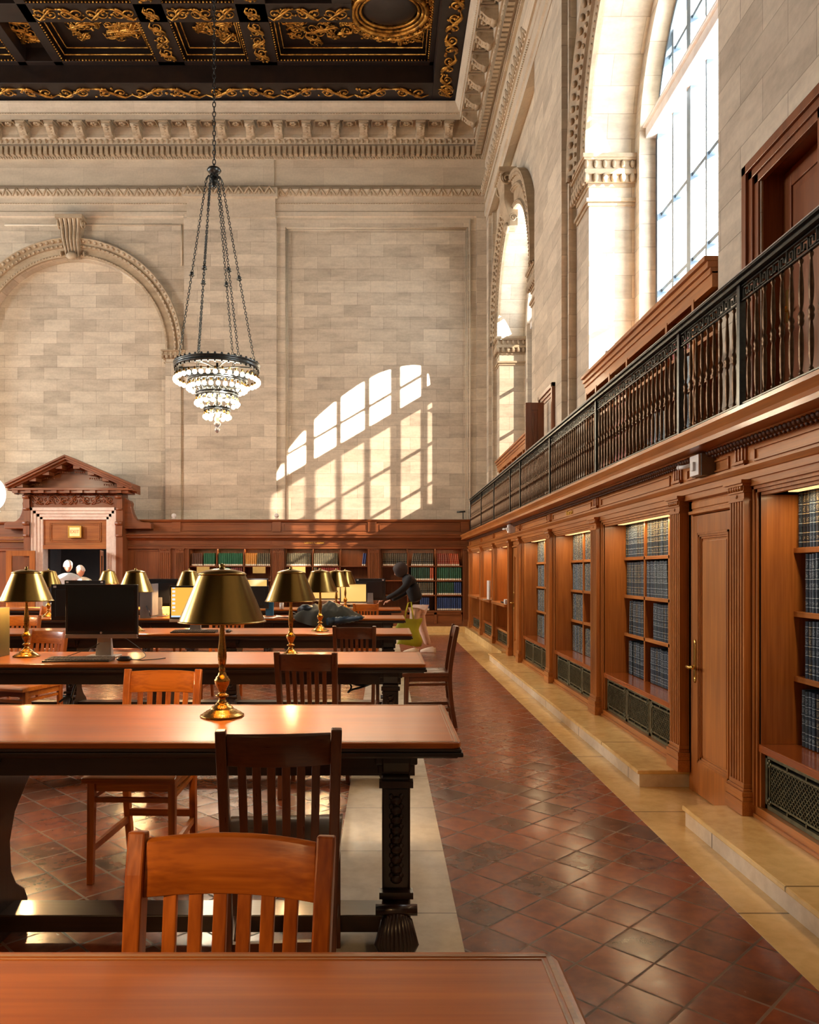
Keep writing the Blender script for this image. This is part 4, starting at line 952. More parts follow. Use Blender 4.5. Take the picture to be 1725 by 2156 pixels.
for a, b, w_ in ((337, 360, 'left of the paired pilasters by the portal'), (371, 388, 'at the left end of the far bookcases'), (575, 598, 'between the bookcases with green and grey books'), (778, 799, 'left of the bookcase behind the hooded person'), (976, 988, 'in the far corner beside the red books')):
    pilaster(ET, M['red_z'], M['red_x'], EX(a), EX(b), -.05, .14, 1.92, 'fluted reddish oak pilaster ' + w_, 'fluted pilasters of the far bookcases', brk=False, nf=5)
m = MB(ET)
for a, b in ((388, 400), (570, 576), (597, 602), (774, 780), (798, 805), (974, 978), (360, 372)): m.box(EX(a), EX(b), 0, .06, .14, 1.92)
m.build('case_stile', M['red_z'], ce)
GE = 'reddish oak bookcases along the far wall'
def far_case(px, label):
    r = case(ET, M['red_x'], M['red_z'], 'bookcase', EX(px[0]), EX(px[-1]), label, GE, [EX(p) for p in px], ledge=.495, shelves=ZSH[1:], top=1.90, back=.40, nogrille=True, plinth=.14, sf=.03, panelbase=True)
far_case((400, 456, 513, 572), 'far bookcase with bright green and yellow books and two brass plaques')
far_case((601, 658, 716, 773), 'far bookcase with grey books beneath the gilt lettering')
far_case((804, 859, 918, 974), 'far bookcase with red, green and blue books behind the hooded person')
def far_run(pa, pb, j, keys, where=None, lean=(), el=0, sz=1.0):
    shelf_run(ET, 0, EX(pa), EX(pb), .05, ZSH[j], keys, .043, where=where, group='books with white labels in the case behind the hooded person' if where else None, lean_at=lean, endlean=el, unit=.042, sz=(1, 1, sz), tall=.02)
far_run(402, 428, 3, lambda i, n: 'wbrown'); far_run(428, 455, 3, lambda i, n: 'wgreen'); far_run(459, 512, 3, lambda i, n: 'wgreen'); far_run(516, 541, 3, lambda i, n: 'wyellow'); far_run(541, 571, 3, lambda i, n: 'wblackgreen')
far_run(459, 486, 2, lambda i, n: 'wgreen'); far_run(486, 512, 2, lambda i, n: 'wmaroon'); far_run(603, 657, 3, lambda i, n: 'wblackgreen'); far_run(660, 715, 3, lambda i, n: 'wblackgreen'); far_run(762, 772, 3, lambda i, n: 'wblue', lean=range(9), el=.1)
far_run(670, 715, 2, lambda i, n: 'wred'); far_run(660, 670, 2, lambda i, n: 'wblackgreen')
for j, (pa, pb, ks, wh) in enumerate(()): pass
CW = 'case behind hooded person'
far_run(806, 858, 3, lambda i, n: 'wblackgreen', 'top shelf, left column, %s' % CW); far_run(866, 916, 3, lambda i, n: 'wblackgreen', 'top shelf, middle column, %s' % CW, range(0, 5), .16)
far_run(921, 972, 3, lambda i, n: 'wred' if i < 7 else 'worange', 'top shelf, right column, %s' % CW, range(5, 14), -.12, .97)
far_run(866, 916, 2, lambda i, n: 'wbottle' if i < n - 2 else 'worange', 'third shelf up, middle column, %s' % CW); far_run(921, 973, 2, lambda i, n: 'wgreen', 'third shelf up, right column, %s' % CW)
far_run(866, 916, 1, lambda i, n: 'wblackgreen', 'second shelf up, middle column, %s' % CW); far_run(921, 973, 1, lambda i, n: 'wbottle' if i < 9 else 'wblue', 'second shelf up, right column, %s' % CW)
far_run(885, 906, 0, lambda i, n: 'wblue', 'bottom shelf, middle column, %s' % CW); far_run(921, 973, 0, lambda i, n: 'wblue', 'bottom shelf, right column, %s' % CW)
# the mass of remaining volumes
mats = []; V = []; F = []; MI = []; SM = []
for me, mat, Mx in REST:
    if mat not in mats: mats.append(mat)
    k = mats.index(mat); b0 = len(V); V += [tuple(Mx @ v.co) for v in me.vertices]
    for p in me.polygons: F.append(tuple(b0 + i for i in p.vertices)); MI.append(k)
mats2 = []
for mt in mats:                                   # same cloth, without the per-volume spine gilding that needs its own bounds
    base = mt.name; t = NT(base + '_massed'); src = mt.node_tree
    cols_ = {'book_cloth': 0}
    mats2.append(t)
MASSC = {}
for k, (d_, mt) in BK.items(): MASSC[mt] = k
RGBK = {'navy': (26, 46, 62), 'slate': (44, 60, 66), 'black': (22, 24, 28), 'dkgreen': (28, 42, 36), 'wblackgreen': (62, 60, 44), 'wgreen': (22, 96, 60), 'wbottle': (18, 66, 44), 'wblue': (26, 52, 112), 'worange': (196, 78, 34), 'wred': (150, 46, 30), 'wbrown': (92, 56, 34), 'wyellow': (214, 150, 62), 'wmaroon': (110, 40, 34), 'red': (176, 40, 38), 'rust': (186, 92, 52), 'sky': (120, 140, 150), 'cream': (190, 176, 140)}
for mt, t in zip(mats, mats2):
    key = MASSC[mt]; c = S(RGBK[key]); g = t.n('ShaderNodeNewGeometry').outputs['Position']; sp = t.n('ShaderNodeSeparateXYZ', None, i0=g); z = sp.outputs[2]
    zz = t.math('FRACT', t.math('DIVIDE', t.math('SUBTRACT', z, 0.505), 0.338))
    mm = t.n('ShaderNodeMapping', None, Vector=g, Scale=(190, 190, 150)).outputs[0]; n = t.noise(mm, 1.0, 2.0)
    col = t.mix(t.math('MULTIPLY', t.math('GREATER_THAN', n, 0.57), 0.7), c, SILV if key in ('navy', 'slate', 'sky') else GILT)
    if key[0] == 'w': col = t.mix(t.math('LESS_THAN', zz, 0.11), c if key != 'wblackgreen' else col, S((236, 226, 204)))
    t.P(Base_Color=col, Roughness=.45)
me = bpy.data.meshes.new('books'); me.from_pydata(V, [], F)
for t in mats2: me.materials.append(t.mat)
me.polygons.foreach_set('material_index', MI); me.update()
o = bpy.data.objects.new('shelved_books', me); COL.objects.link(o); tag(o, 'remaining bound volumes filling the farther bookcases and the gallery shelves', 'books', kind='stuff')
# brass plaques, gilt lettering
for i, (a, b) in enumerate(((414, 441), (532, 559), (615, 643))):
    m = MB(); x0, x1 = EX(a), EX(b); xc = (x0 + x1) / 2; m.box(-(x1 - x0) / 2, (x1 - x0) / 2, -.006, .006, 0, .15)
    o = m.build('plaque', M['plaque'] if 'plaque' in M else M.setdefault('plaque', plain('pale_brass_plaque', S((214, 186, 112)), .4, .2)), loc=(xc, YE + .02, 1.345), bevel=.002)
    tag(o, ['pale brass plaque under the brown books', 'pale brass plaque under the yellow books', 'pale brass plaque under the grey books'][i], 'sign', 'plaques hanging below the top shelf of the far cases')
def text(body, size, loc, rot, mat, name, parent=None, extr=.002):
    cu = bpy.data.curves.new(name, 'FONT'); cu.body = body; cu.size = size; cu.align_x = 'CENTER'; cu.align_y = 'CENTER'; cu.extrude = extr
    o = bpy.data.objects.new(name, cu); COL.objects.link(o); o.location = loc; o.rotation_euler = rot; cu.materials.append(mat)
    if parent: o.parent = parent
    return o
M['giltpaint'] = plain('gilt_paint', S((224, 178, 70)), .4, .3)
text('Library Catalog', .072, (EX(662), YE - .004, 2.042), (PI / 2, 0, 0), M['giltpaint'], 'gilt_lettering', ce)
text('Biography', .07, (CX - .034, 8.12, 2.005), (PI / 2, 0, -PI / 2), M['giltpaint'], 'gilt_lettering', ct)
# ---------------------------------------------------------------- portal
yp = 17.60
def PX(px): return (px - 808) * yp / 1650
def PZ(py): return EYE + (1202 - py) * yp / 1650
pc = (PX(160), yp, 0); r = thing('portal', pc, 0, 'carved reddish oak portal with triangular pediment and white marble door surround', 'portal')
LTp = lambda u, d, z: (u - pc[0], d, z)
m = MB(LTp)
apex = (PX(153), PZ(963)); LFT, RGT = PX(30), PX(290); zb = PZ(1022)
for (x0, x1) in ((LFT, apex[0]), (RGT, apex[0])):
    for off, dd, th in ((0, -.46, .05), (-.05, -.42, .05), (-.10, -.34, .05), (-.15, -.02, .05)):
        m.prism([(x0, zb + off), (apex[0], apex[1] + off), (apex[0], apex[1] + off - th), (x0, zb + off - th)], lambda p, q, w_: (p, w_, q), dd, .2)
part(r, 'raking_cornice', m, M['red_x'], .006)
m = MB(LTp); m.box(LFT + .05, RGT - .05, -.34, .2, zb - .14, zb - .09); m.box(LFT + .12, RGT - .12, -.28, .2, zb - .20, zb - .14); part(r, 'pediment_cornice', m, M['red_x'], .006)
m = MB(LTp); m.prism([(LFT + .2, zb - .1), (RGT - .2, zb - .1), (apex[0], apex[1] - .15)], lambda p, q, w_: (p, w_, q), .06, .2); part(r, 'tympanum', m, M['red_x'])
m = MB(LTp)
for k in range(-4, 5):
    x = apex[0] + k * .285
    if abs(k) < 5: m.box(x - .06, x + .06, -.33, -.1, zb - .20, zb - .145)
for s_, xe in ((-1, LFT), (1, RGT)):
    for k in range(4):
        t_ = .14 + .22 * k; x = apex[0] + (xe - apex[0]) * t_; z = apex[1] + (zb - apex[1]) * t_ - .16; m.box(x - .07, x + .07, -.31, -.02, z - .045, z + .03)
        for q in range(5): m.ball((x + (q - 2) * .05, -.10, z - .10), .018)
part(r, 'modillion_blocks', m, M['red_x'])  # modillion blocks and beads under the pediment cornices
m = MB(LTp); m.box(PX(62), PX(250), -.07, .2, PZ(1069), zb - .2)
u = PX(68)
while u < PX(246): m.ball((u, -.10, zb - .225), .014, .014, .018, 6, 4); u += .036
m.box(PX(62), PX(250), -.1, 0, PZ(1040) + .02, PZ(1040) + .035)
part(r, 'frieze', m, M['red_x'])
m = MB(LTp)
m.T = lambda x, y, z: (x - pc[0], -.075 - (z - 0) * -1 * .9, y)
x = PX(72)
for i in range(7): scroll(m, PX(70) + .26 * i, PZ(1054), 0.0, 1, 0, .26, .2, .014, 1 if i % 2 else -1)
part(r, 'carved_scrolls', m, M['red_x'])
for s_, (a, b, c_) in ((-1, (55, 68, -1)), (1, (248, 262, 1))):
    m = MB(LTp); m.box(PX(a), PX(b), -.12, .25, .14, zb - .2)
    for k, zz in enumerate((zb - .24, PZ(1100))): m.tube([(PX(a), -.16, zz - .03), (PX(b), -.16, zz - .03)], .045, 10); m.tube([(PX(a), -.13, zz - .30), (PX(b), -.13, zz - .30)], .03, 10); m.box(PX(a), PX(b), -.15, -.1, zz - .30, zz - .03)
    part(r, 'scroll_console', m, M['red_z'])
    m = MB(LTp); xa, xb = (PX(62), PX(8)) if s_ < 0 else (PX(258), PX(318)); z0 = 2.35
    pts = [(0, 0), (1.0, 0), (1.0, .16), (.9, .2), (.72, .2), (.55, .24), (.42, .34), (.33, .5), (.28, .68), (.30, .8), (.24, .88), (.14, .9), (.08, .98), (0, 1.0)]
    m.prism([(xa + (xb - xa) * p, z0 + .72 * q) for p, q in pts], lambda p, q, w_: (p, w_, q), .02, .22); part(r, 'side_scroll', m, M['red_x'], .01)
m = MB(LTp); z1 = PZ(1069)
for o_, dd in ((0, -.10), (.07, -.075), (.14, -.05), (.2, -.03)):
    for a, b in ((PX(66) + o_, PX(66) + o_ + .07), (PX(250) - o_ - .07, PX(250) - o_)): m.box(a, b, dd, .25, .0, z1 - o_)
    m.box(PX(66) + o_, PX(250) - o_, dd, .25, z1 - o_ - .07, z1 - o_)
part(r, 'marble_surround', m, M['marble_white'], .006)
xi0, xi1 = PX(66) + .27, PX(250) - .27; ztr = PZ(1156)
m = MB(LTp); m.box(xi0, xi1, .02, .1, ztr, z1 - .27); m.box(xi0, xi1, -.03, .1, ztr, ztr + .09)
a, b = xi0 + .14, xi1 - .14; c_, d_ = ztr + .17, z1 - .34
for o_ in (0, .03): 
    for z in (c_ + o_, d_ - o_): m.box(a + o_, b - o_, .0, .03, z - .01, z + .01)
    for u in (a + o_, b - o_): m.box(u - .01, u + .01, .0, .03, c_, d_)
tp = part(r, 'transom_panel', m, M['oak_x'], .003)
sx0, sx1, sz0, sz1 = PX(147), PX(172), PZ(1131), PZ(1109)
m = MB(LTp); m.box(sx0, sx1, -.06, .01, sz0, sz1); m.box(sx0 - .015, sx1 + .015, -.07, .0, sz0 - .015, sz0); m.box(sx0 - .015, sx1 + .015, -.07, 0, sz1, sz1 + .015); m.box(sx0 - .015, sx0, -.07, 0, sz0, sz1); m.box(sx1, sx1 + .015, -.07, 0, sz0, sz1)
k = m.build('sign_box', M['brass_h'], tp)
m = MB(LTp); m.box(sx0 + .02, sx1 - .02, -.066, -.05, sz0 + .02, sz1 - .02); o = m.build('lit_sign_face', emit('exit_sign_glow', (1.0, .50, .22), .8), tp); text('EXIT', .10, ((sx0 + sx1) / 2 - pc[0], -.07, (sz0 + sz1) / 2), (PI / 2, 0, 0), emit('exit_letters', (1.0, .10, .03), 1.2), 'exit_letters', tp)
for s_ in (-1, 1):                                # open glazed door leaves
    w_ = .62; z1_ = ztr - .04
    if s_ < 0: f = lambda u, d, z: (xi0 - pc[0] - .12 - u * .98, -.16 - u * .12 + d, z)
    else: f = lambda u, d, z: (xi1 - pc[0] + .0 - .14 * 0 - .05 + u * .22, -.1 - u * .9 + d, z)
    m = MB(f); m.box(0, .12, 0, .05, .02, z1_); m.box(w_ - .12, w_, 0, .05, .02, z1_); m.box(.12, w_ - .12, 0, .05, z1_ - .12, z1_); m.box(.12, w_ - .12, 0, .05, .02, .7); m.box(.12, w_ - .12, .01, .04, 1.25, 1.29)
    dl = part(r, 'door_leaf', m, M['oak_z'], .004)
    m = MB(f); m.box(.12, w_ - .12, .02, .026, .7, z1_ - .12); m.build('glass_pane', M['glass'], dl)
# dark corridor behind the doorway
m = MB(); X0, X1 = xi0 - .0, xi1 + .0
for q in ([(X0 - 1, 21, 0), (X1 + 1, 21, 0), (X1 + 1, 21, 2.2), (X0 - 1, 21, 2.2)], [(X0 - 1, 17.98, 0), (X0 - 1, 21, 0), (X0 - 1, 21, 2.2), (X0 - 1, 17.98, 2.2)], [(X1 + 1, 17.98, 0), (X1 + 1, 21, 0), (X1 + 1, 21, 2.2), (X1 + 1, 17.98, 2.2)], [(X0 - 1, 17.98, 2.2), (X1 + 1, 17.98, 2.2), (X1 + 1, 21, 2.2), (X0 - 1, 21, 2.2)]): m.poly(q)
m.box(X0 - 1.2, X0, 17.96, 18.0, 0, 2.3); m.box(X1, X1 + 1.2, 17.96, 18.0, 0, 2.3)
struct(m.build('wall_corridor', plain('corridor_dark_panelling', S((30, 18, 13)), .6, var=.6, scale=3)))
# ================================================================ READING TABLES
TZ = 0.794
M['table_y'] = M['table']
M['edge'] = wood('worn_edge_wood', S((190, 132, 78)), S((92, 50, 26)), 'x', 0.35, 0.5)
def make_table(y0, label, first=True):
    L0, xr = -9.4, 0.275; D = 0.80; yc = D / 2
    r = thing('reading_table', (0, y0, 0), 0, label, 'table', 'long reading tables')
    m = MB(); c = 0.03; pts = [(L0, 0), (xr - c, 0), (xr - .008, .008), (xr, c), (xr, D - c), (xr - .008, D - .008), (xr - c, D), (L0, D)]
    m.prism(pts, lambda p, q, w_: (p, q, w_), TZ - 0.022, TZ); part(r, 'table_top', m, M['table'], .005)
    m = MB(); w_ = .022; 
    m.box(L0, xr - .005, .0, w_, TZ - .001, TZ + .0035) if False else None
    for g, z0, z1 in ((.0, TZ - .034, TZ - .022), (-.006, TZ - .05, TZ - .034), (.012, TZ - .058, TZ - .05)): m.box(L0, xr - g, g, D - g, z0, z1)
    x = xr - .03
    while x > -4: m.ball((x, .0, TZ - .042), .014, .006, .007, 6, 3); x -= .032
    part(r, 'moulded_edge', m, M['tdark'], .003)
    m = MB()
    for a, b in ((.012, .020), (.026, .029)): m.box(L0, xr - a, a, b, TZ - .003, TZ + .0012); m.box(L0, xr - a, D - b, D - a, TZ - .003, TZ + .0012); m.box(xr - b, xr - a, a, D - a, TZ - .003, TZ + .0012)
    part(r, 'edge_band', m, M['edge'])
    m = MB(); m.box(L0, xr - .16, .13, .16, .645, TZ - .055); m.box(L0, xr - .16, D - .16, D - .13, .645, TZ - .055); m.box(xr - .19, xr - .16, .13, D - .13, .645, TZ - .055); part(r, 'apron', m, M['tdark'])
    m = MB(); m.box(L0, 0.04, .16, .30, .052, .116); part(r, 'stretcher', m, M['tdark'], .004)
    first_leg = None
    for xc in (.046, -1.49, -3.05, -4.6, -6.2):
        if first_leg:
            q = first_leg.copy(); COL.objects.link(q); q.location.x = xc; KL.append(q)
            for s_ in subs:
                w2 = s_.copy(); COL.objects.link(w2); w2.parent = q
            continue
        m = MB(); prof = [(.09, .735), (.09, .70), (.11, .66), (.13, .645), (.12, .60), (.13, .20), (.10, .17), (.06, .14), (.03, .09), (.04, .03), (.06, .0), (.34, .0), (.40, .03), (.41, .08), (.38, .13), (.31, .18), (.27, .24), (.26, .36), (.30, .46), (.42, .56), (.50, .61), (.53, .645), (.60, .66), (.62, .70), (.62, .735)]
        m.prism(prof, lambda p, q, w_: (w_, p, q), -.052, .052)
        m.box(-.078, .078, .10, .62, .69, .735); m.box(-.068, .068, .11, .60, .655, .69)
        leg = part(r, 'trestle_leg', m, M['tdark_z'], .006); leg.location.x = xc
        m = MB(); m.box(-.04, .04, .112, .13, .24, .60)
        for k in range(9): m.ball((0, .112, .27 + .036 * k), .022, .012, .018, 8, 5); m.ball((-.018, .113, .285 + .036 * k), .01, .01, .012, 6, 4); m.ball((.018, .113, .285 + .036 * k), .01, .01, .012, 6, 4)
        for z in (.62, .215): m.box(-.062, .062, .095, .14, z - .012, z + .012)
        s1 = m.build('carved_strip', M['tdark_z'], leg)
        m = MB()
        for k in range(11):                        # shell on the foot
            a = -1.15 + .23 * k; m.tube([(0, .09, .175), (.05 * math.sin(a), .045, .135 + .03 * math.cos(a)), (.072 * math.sin(a), .02, .075), (.05 * math.sin(a), .03, .02)], [.008, .013, .014, .008], 6)
        m.tube([(-.075, .06, .18), (.075, .06, .18)], .02, 10)
        s2 = m.build('carved_shell', M['tdark_z'], leg)
        first_leg = leg; subs = [s1, s2]; KL = []
    return r
TY = [0.45, 2.76, 5.08, 7.52, 9.93, 12.30]
tl = ['polished reading table filling the bottom of the picture, its worn corner showing', 'bare reading table with one brass lamp, second from the viewer', 'reading table carrying the big dark monitor, third from the viewer', 'reading table with the keyboard and orange screen, fourth from the viewer',
      'reading table with the crumpled dark coat, fifth from the viewer', 'reading table the hooded person leans over, farthest away']
t0 = make_table(TY[0], tl[0])
for y, l in zip(TY[1:], tl[1:]): dup(t0, (0, y, 0), 0, l)
# ================================================================ BRASS LAMPS
def make_lamp(loc, label):
    r = thing('table_lamp', loc, 0, label, 'lamp', 'brass table lamps')
    m = MB(); m.lathe([(.0885, 0), (.0905, .004), (.089, .008), (.082, .011), (.080, .014), (.072, .018), (.064, .024), (.050, .030), (.047, .034), (.044, .040), (.034, .046), (.026, .054), (.024, .058)], n=32); part(r, 'base', m, M['brass_d'])
    m = MB(); m.lathe([(.024, .058), (.018, .062), (.015, .070), (.013, .078), (.026, .082), (.029, .088), (.022, .092), (.013, .098), (.018, .108), (.020, .116), (.029, .132), (.033, .146), (.033, .152), (.027, .158), (.026, .164), (.018, .170), (.016, .180), (.012, .188), (.014, .194), (.014, .198), (.0115, .203),
                       (.016, .222), (.0185, .25), (.018, .275), (.014, .31), (.011, .345), (.0095, .375), (.011, .388), (.022, .393), (.026, .398), (.024, .404), (.010, .406)], n=28); part(r, 'stem', m, M['brass_d'])
    m = MB(); zb, zt = .392, .592
    m.lathe([(.1765, zb + .008), (.0965, zt - .003)], n=56, close=False)
    m.lathe([(.1765, zb + .008), (.180, zb + .006), (.183, zb + .003), (.181, zb), (.177, zb + .001), (.174, zb + .006)], n=56, close=False)
    m.lathe([(.0965, zt - .003), (.0995, zt - .003), (.1005, zt + .001), (.098, zt + .003)], n=56, close=False)
    m.lathe([(.174, zb + .008), (.0945, zt - .004)], n=56, close=False); sh = part(r, 'lamp_shade', m, M['brass'])
    m = MB(); m.lathe([(.099, zt + .001), (.094, zt + .006), (.07, zt + .015), (.04, zt + .022), (.014, zt + .026), (.010, zt + .030), (.012, zt + .036), (.008, zt + .043), (.001, zt + .045)], n=36); m.build('shade_cap', M['brass'], sh)
    m = MB(); m.tube([(0, 0, .40), (0, 0, zt + .01)], .004, 6); m.tube([(-.055, 0, .475), (.055, 0, .475)], .006, 6); part(r, 'lamp_holder', m, M['brass_d'])
    for s_ in (-1, 1):
        m = MB(); m.ball((s_ * .075, 0, .475), .028, .02, .02, 12, 8); part(r, 'bulb', m, M['bulb_w'])
    return r
def lamp_light(x, y):
    l = bpy.data.lights.new('lamp_glow', 'POINT'); l.energy = LAMP_W; l.color = (1.0, .60, .26); l.shadow_soft_size = .03
    o = bpy.data.objects.new('lamp_glow', l); COL.objects.link(o); o.location = (x, y, TZ + .445)
LP = [((-.674, 3.27), 'large brass lamp on the bare table, nearest and right of the middle', 1), ((-.65, 5.49), 'brass lamp on the monitor table beside the dark slatted chair', 1), ((-2.53, 5.55), 'brass lamp at the left edge, beside the big dark monitor', 1),
      ((-.64, 7.9), 'brass lamp standing in front of the crumpled dark coat', 1), ((-2.50, 7.9), 'brass lamp rising behind the big dark monitor above the grey box', 1), ((-.63, 10.42), 'brass lamp just behind the lamp with the coat', 1), ((-2.57, 10.35), 'brass lamp above the orange screen, by the twin fluted pilasters', 1),
      ((-4.43, 10.35), 'brass lamp peeping from behind the leftmost lamp, by the two men', 1), ((-.61, 12.46), 'farthest brass lamp on the table the hooded person leans over', 1), ((-4.46, 12.7), 'small far brass lamp in front of the right doorway leaf', 1), ((-4.35, 7.9), 'brass lamp out of sight past the left end', 0), ((-2.55, 3.27), '', 0), ((-2.55, .86), '', 0), ((-.72, .62), '', 0)]
l0 = make_lamp((*LP[0][0], TZ), LP[0][1])
for (x, y), lab, vis in LP[1:9 + 1]: dup(l0, (x, y, TZ), 0, lab)
for i, ((x, y), lab, vis) in enumerate(LP):
    if i < 10: lamp_light(x, y)
for x, y, lab in ((-2.3, 3.27, 'brass lamp on the bare table beyond the left edge'), (-1.05, .80, 'brass lamp on the nearest table beyond the left edge'), (-4.65, 8.12, 'brass lamp on the fourth table beyond the left edge')):
    dup(l0, (x, y, TZ), 0, lab); lamp_light(x, y)
# ================================================================ CHAIRS
def make_chair(loc, rz, label):
    r = thing('slat_back_chair', loc, rz, label, 'chair', 'slat-back oak chairs'); W2 = .195
    # the sitter looks towards +y; back at negative y
    def rear(t):                                  # y and z along the rear post
        z = .905 * t; return (-.19 - .10 * max(0, t - .54) ** 1.25 * 1.7 - .07 * max(0, .45 - t) ** 1.5 * 2.4, z)
    for s_ in (-1, 1):
        P_ = [(s_ * (W2 - .035 + .02 * (k / 12)), rear(k / 12)[0], rear(k / 12)[1]) for k in range(13)]
        m = MB(); m.sweep(P_, [.030 + .004 * (k / 12) for k in range(13)], [.040] * 11 + [.038, .026], (0, 1, 0.001)); part(r, 'rear_leg', m, M['ch_z'], .004)
        m = MB(); m.sweep([(s_ * .185, .20, .0), (s_ * .182, .19, .47)], [.028, .034], [.028, .034], (0, 1, .001)); part(r, 'front_leg', m, M['ch_z'], .003)
        m = MB(); m.bar((s_ * .182, .19, .385), (s_ * .165, -.20, .39), .016, .020); m.bar((s_ * .183, .195, .155), (s_ * .163, -.215, .165), .018, .03); part(r, 'side_stretcher', m, M['ch_x'])
    m = MB(); m.bar((-.17, .19, .375), (.17, .19, .375), .02, .022); part(r, 'front_stretcher', m, M['ch_x'])
    m = MB(); m.bar((-.15, -.20, .20), (.15, -.20, .20), .02, .034); part(r, 'rear_stretcher', m, M['ch_x'])
    m = MB(); N = 10; top = []; bot = []
    pl = [(-.21, .23), (-.205, .245), (.205, .245), (.21, .23), (.19, -.17), (.14, -.19), (-.14, -.19), (-.19, -.17)]
    n = 12; G = []
    for j in range(n + 1):
        row = []
        for i in range(n + 1):
            u = -1 + 2 * i / n; v = j / n; hw = .19 + .02 * v; x = hw * u; y = -.18 + .425 * v
            dip = .016 * math.exp(-((abs(u) - .42) ** 2) / .06) * math.exp(-((v - .4) ** 2) / .10)
            row.append((x, y, .495 - dip - (.012 * max(0, v - .85) / .15)))
        G.append(row)
    ids = [[m.pt(p) for p in row] for row in G]; idb = [[m.pt((p[0], p[1], .458)) for p in row] for row in G]
    for j in range(n):
        for i in range(n): m.face((ids[j][i], ids[j][i+1], ids[j+1][i+1], ids[j+1][i]), True); m.face((idb[j][i], idb[j+1][i], idb[j+1][i+1], idb[j][i+1]))
    ring = [(0, i) for i in range(n)] + [(j, n) for j in range(n)] + [(n, i) for i in range(n, 0, -1)] + [(j, 0) for j in range(n, 0, -1)]
    for (a, b), (c, d) in zip(ring, ring[1:] + ring[:1]): m.face((ids[a][b], idb[a][b], idb[c][d], ids[c][d]))
    part(r, 'seat', m, M['ch_x'], .004)
    m = MB(); m.box(-.165, .165, .165, .185, .41, .458); m.box(-.15, .15, -.20, -.18, .41, .46); m.box(-.18, -.165, -.19, .18, .415, .458); m.box(.165, .18, -.19, .18, .415, .458); part(r, 'seat_rail', m, M['ch_x'])
    # bowed crest and slats
    def back(u, z):                               # u -1..1 across
        t = z / .905; return (u * (W2 - .033), rear(t)[0] - .030 * (1 - u * u), z)
    m = MB(); K = 12; z0, z1 = .79, .892; F_ = []; B_ = []
    for i in range(K + 1):
        u = -1 + 2 * i / K; zt = z1 + .004 * (1 - u * u)
        a = Vector(back(u, z0)); b = Vector(back(u, zt))
        F_.append((m.pt(a + Vector((0, .010, 0))), m.pt(b + Vector((0, .010, -.004))), m.pt(b + Vector((0, .0, .002))), m.pt(b + Vector((0, -.010, -.004))), m.pt(a + Vector((0, -.010, 0)))))
    for p, q in zip(F_, F_[1:]):
        for k in range(5): m.face((p[k], p[(k+1) % 5], q[(k+1) % 5], q[k]), k in (0, 3))
    m.face(F_[0][::-1]); m.face(F_[-1]); part(r, 'crest_rail', m, M['ch_x'], .003)
    for k in range(6):
        u = -1 + 2 * (k + 1) / 7.0
        m = MB(); m.sweep([back(u * (1 - .12 * (1 - z_ / .8)), z_) if z_ > .48 else (u * .148, -.195, z_) for z_ in (.47, .54, .62, .7, .795)], .026, .012, (0, 1, .001)); part(r, 'back_slat', m, M['ch_z'], .002)
    return r
def D(a): return math.radians(a)
# rz = 0 faces away from the camera (towards the far wall); rz = 180 faces the camera
CH = [((-.304, 1.225, 0), D(176), 'warm-lit slat-back chair in front, facing the viewer over the nearest table'),
      ((-.345, 2.70, 0), D(4), 'dark shadowed slat-back chair with its back to the viewer at the bare table'),
      ((-1.12, 3.70, 0), D(178), 'golden-lit slat-back chair tucked in behind the bare table'),
      ((-.445, 5.02, 0), D(-7), 'dark slat-back chair with its back to the viewer at the monitor table'),
      ((-.25, 7.28, 0), D(-3), 'dark slat-back chair just in front of the dark coat and the fourth table'),
      ((-.27, 12.15, 0), D(0), 'small far chair below the orange screens beside the hooded person'),
      ((.40, 7.15, 0), D(90), 'dark chair seen side-on in the aisle at the end of the tables'),
      ((-2.90, 6.35, 0), D(160), 'reddish glossy chair left of the big dark monitor'),
      ((-4.0, 8.45, 0), D(180), 'chair half hidden behind the leftmost lamp stem'),
      ((-3.03, 10.85, 0), D(180), 'far chair between the grey box and the orange screen'),
      ((-4.75, 10.85, 0), D(165), 'orange-lit far chair left of the big monitor, behind the lamp stem'),
      ((-1.76, 8.55, 0), D(180), 'chair whose legs show behind the big nearest lamp'),
      ((-.30, 4.25, 0), D(186), '')]
c0 = make_chair(*CH[0][:2], CH[0][2])
for p, a, l in CH[1:12]: dup(c0, p, a, l)
def darker(o):                                   # backlit chairs: their shade is painted in as a darker wood
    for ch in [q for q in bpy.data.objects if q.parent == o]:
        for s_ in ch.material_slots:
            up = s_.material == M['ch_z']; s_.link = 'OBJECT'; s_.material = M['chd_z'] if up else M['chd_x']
M['chd_x'] = wood('shaded_chair_across', S((112, 60, 30)), S((58, 28, 14)), 'x', 0.3, 0.4, 0.8, 0.15)
M['chd_z'] = wood('shaded_chair_upright', S((112, 60, 30)), S((58, 28, 14)), 'z', 0.3, 0.4, 0.8, 0.15)
for o in [q for q in bpy.data.objects if q.get('category') == 'chair' and q.get('label', '').startswith('dark')]: darker(o)
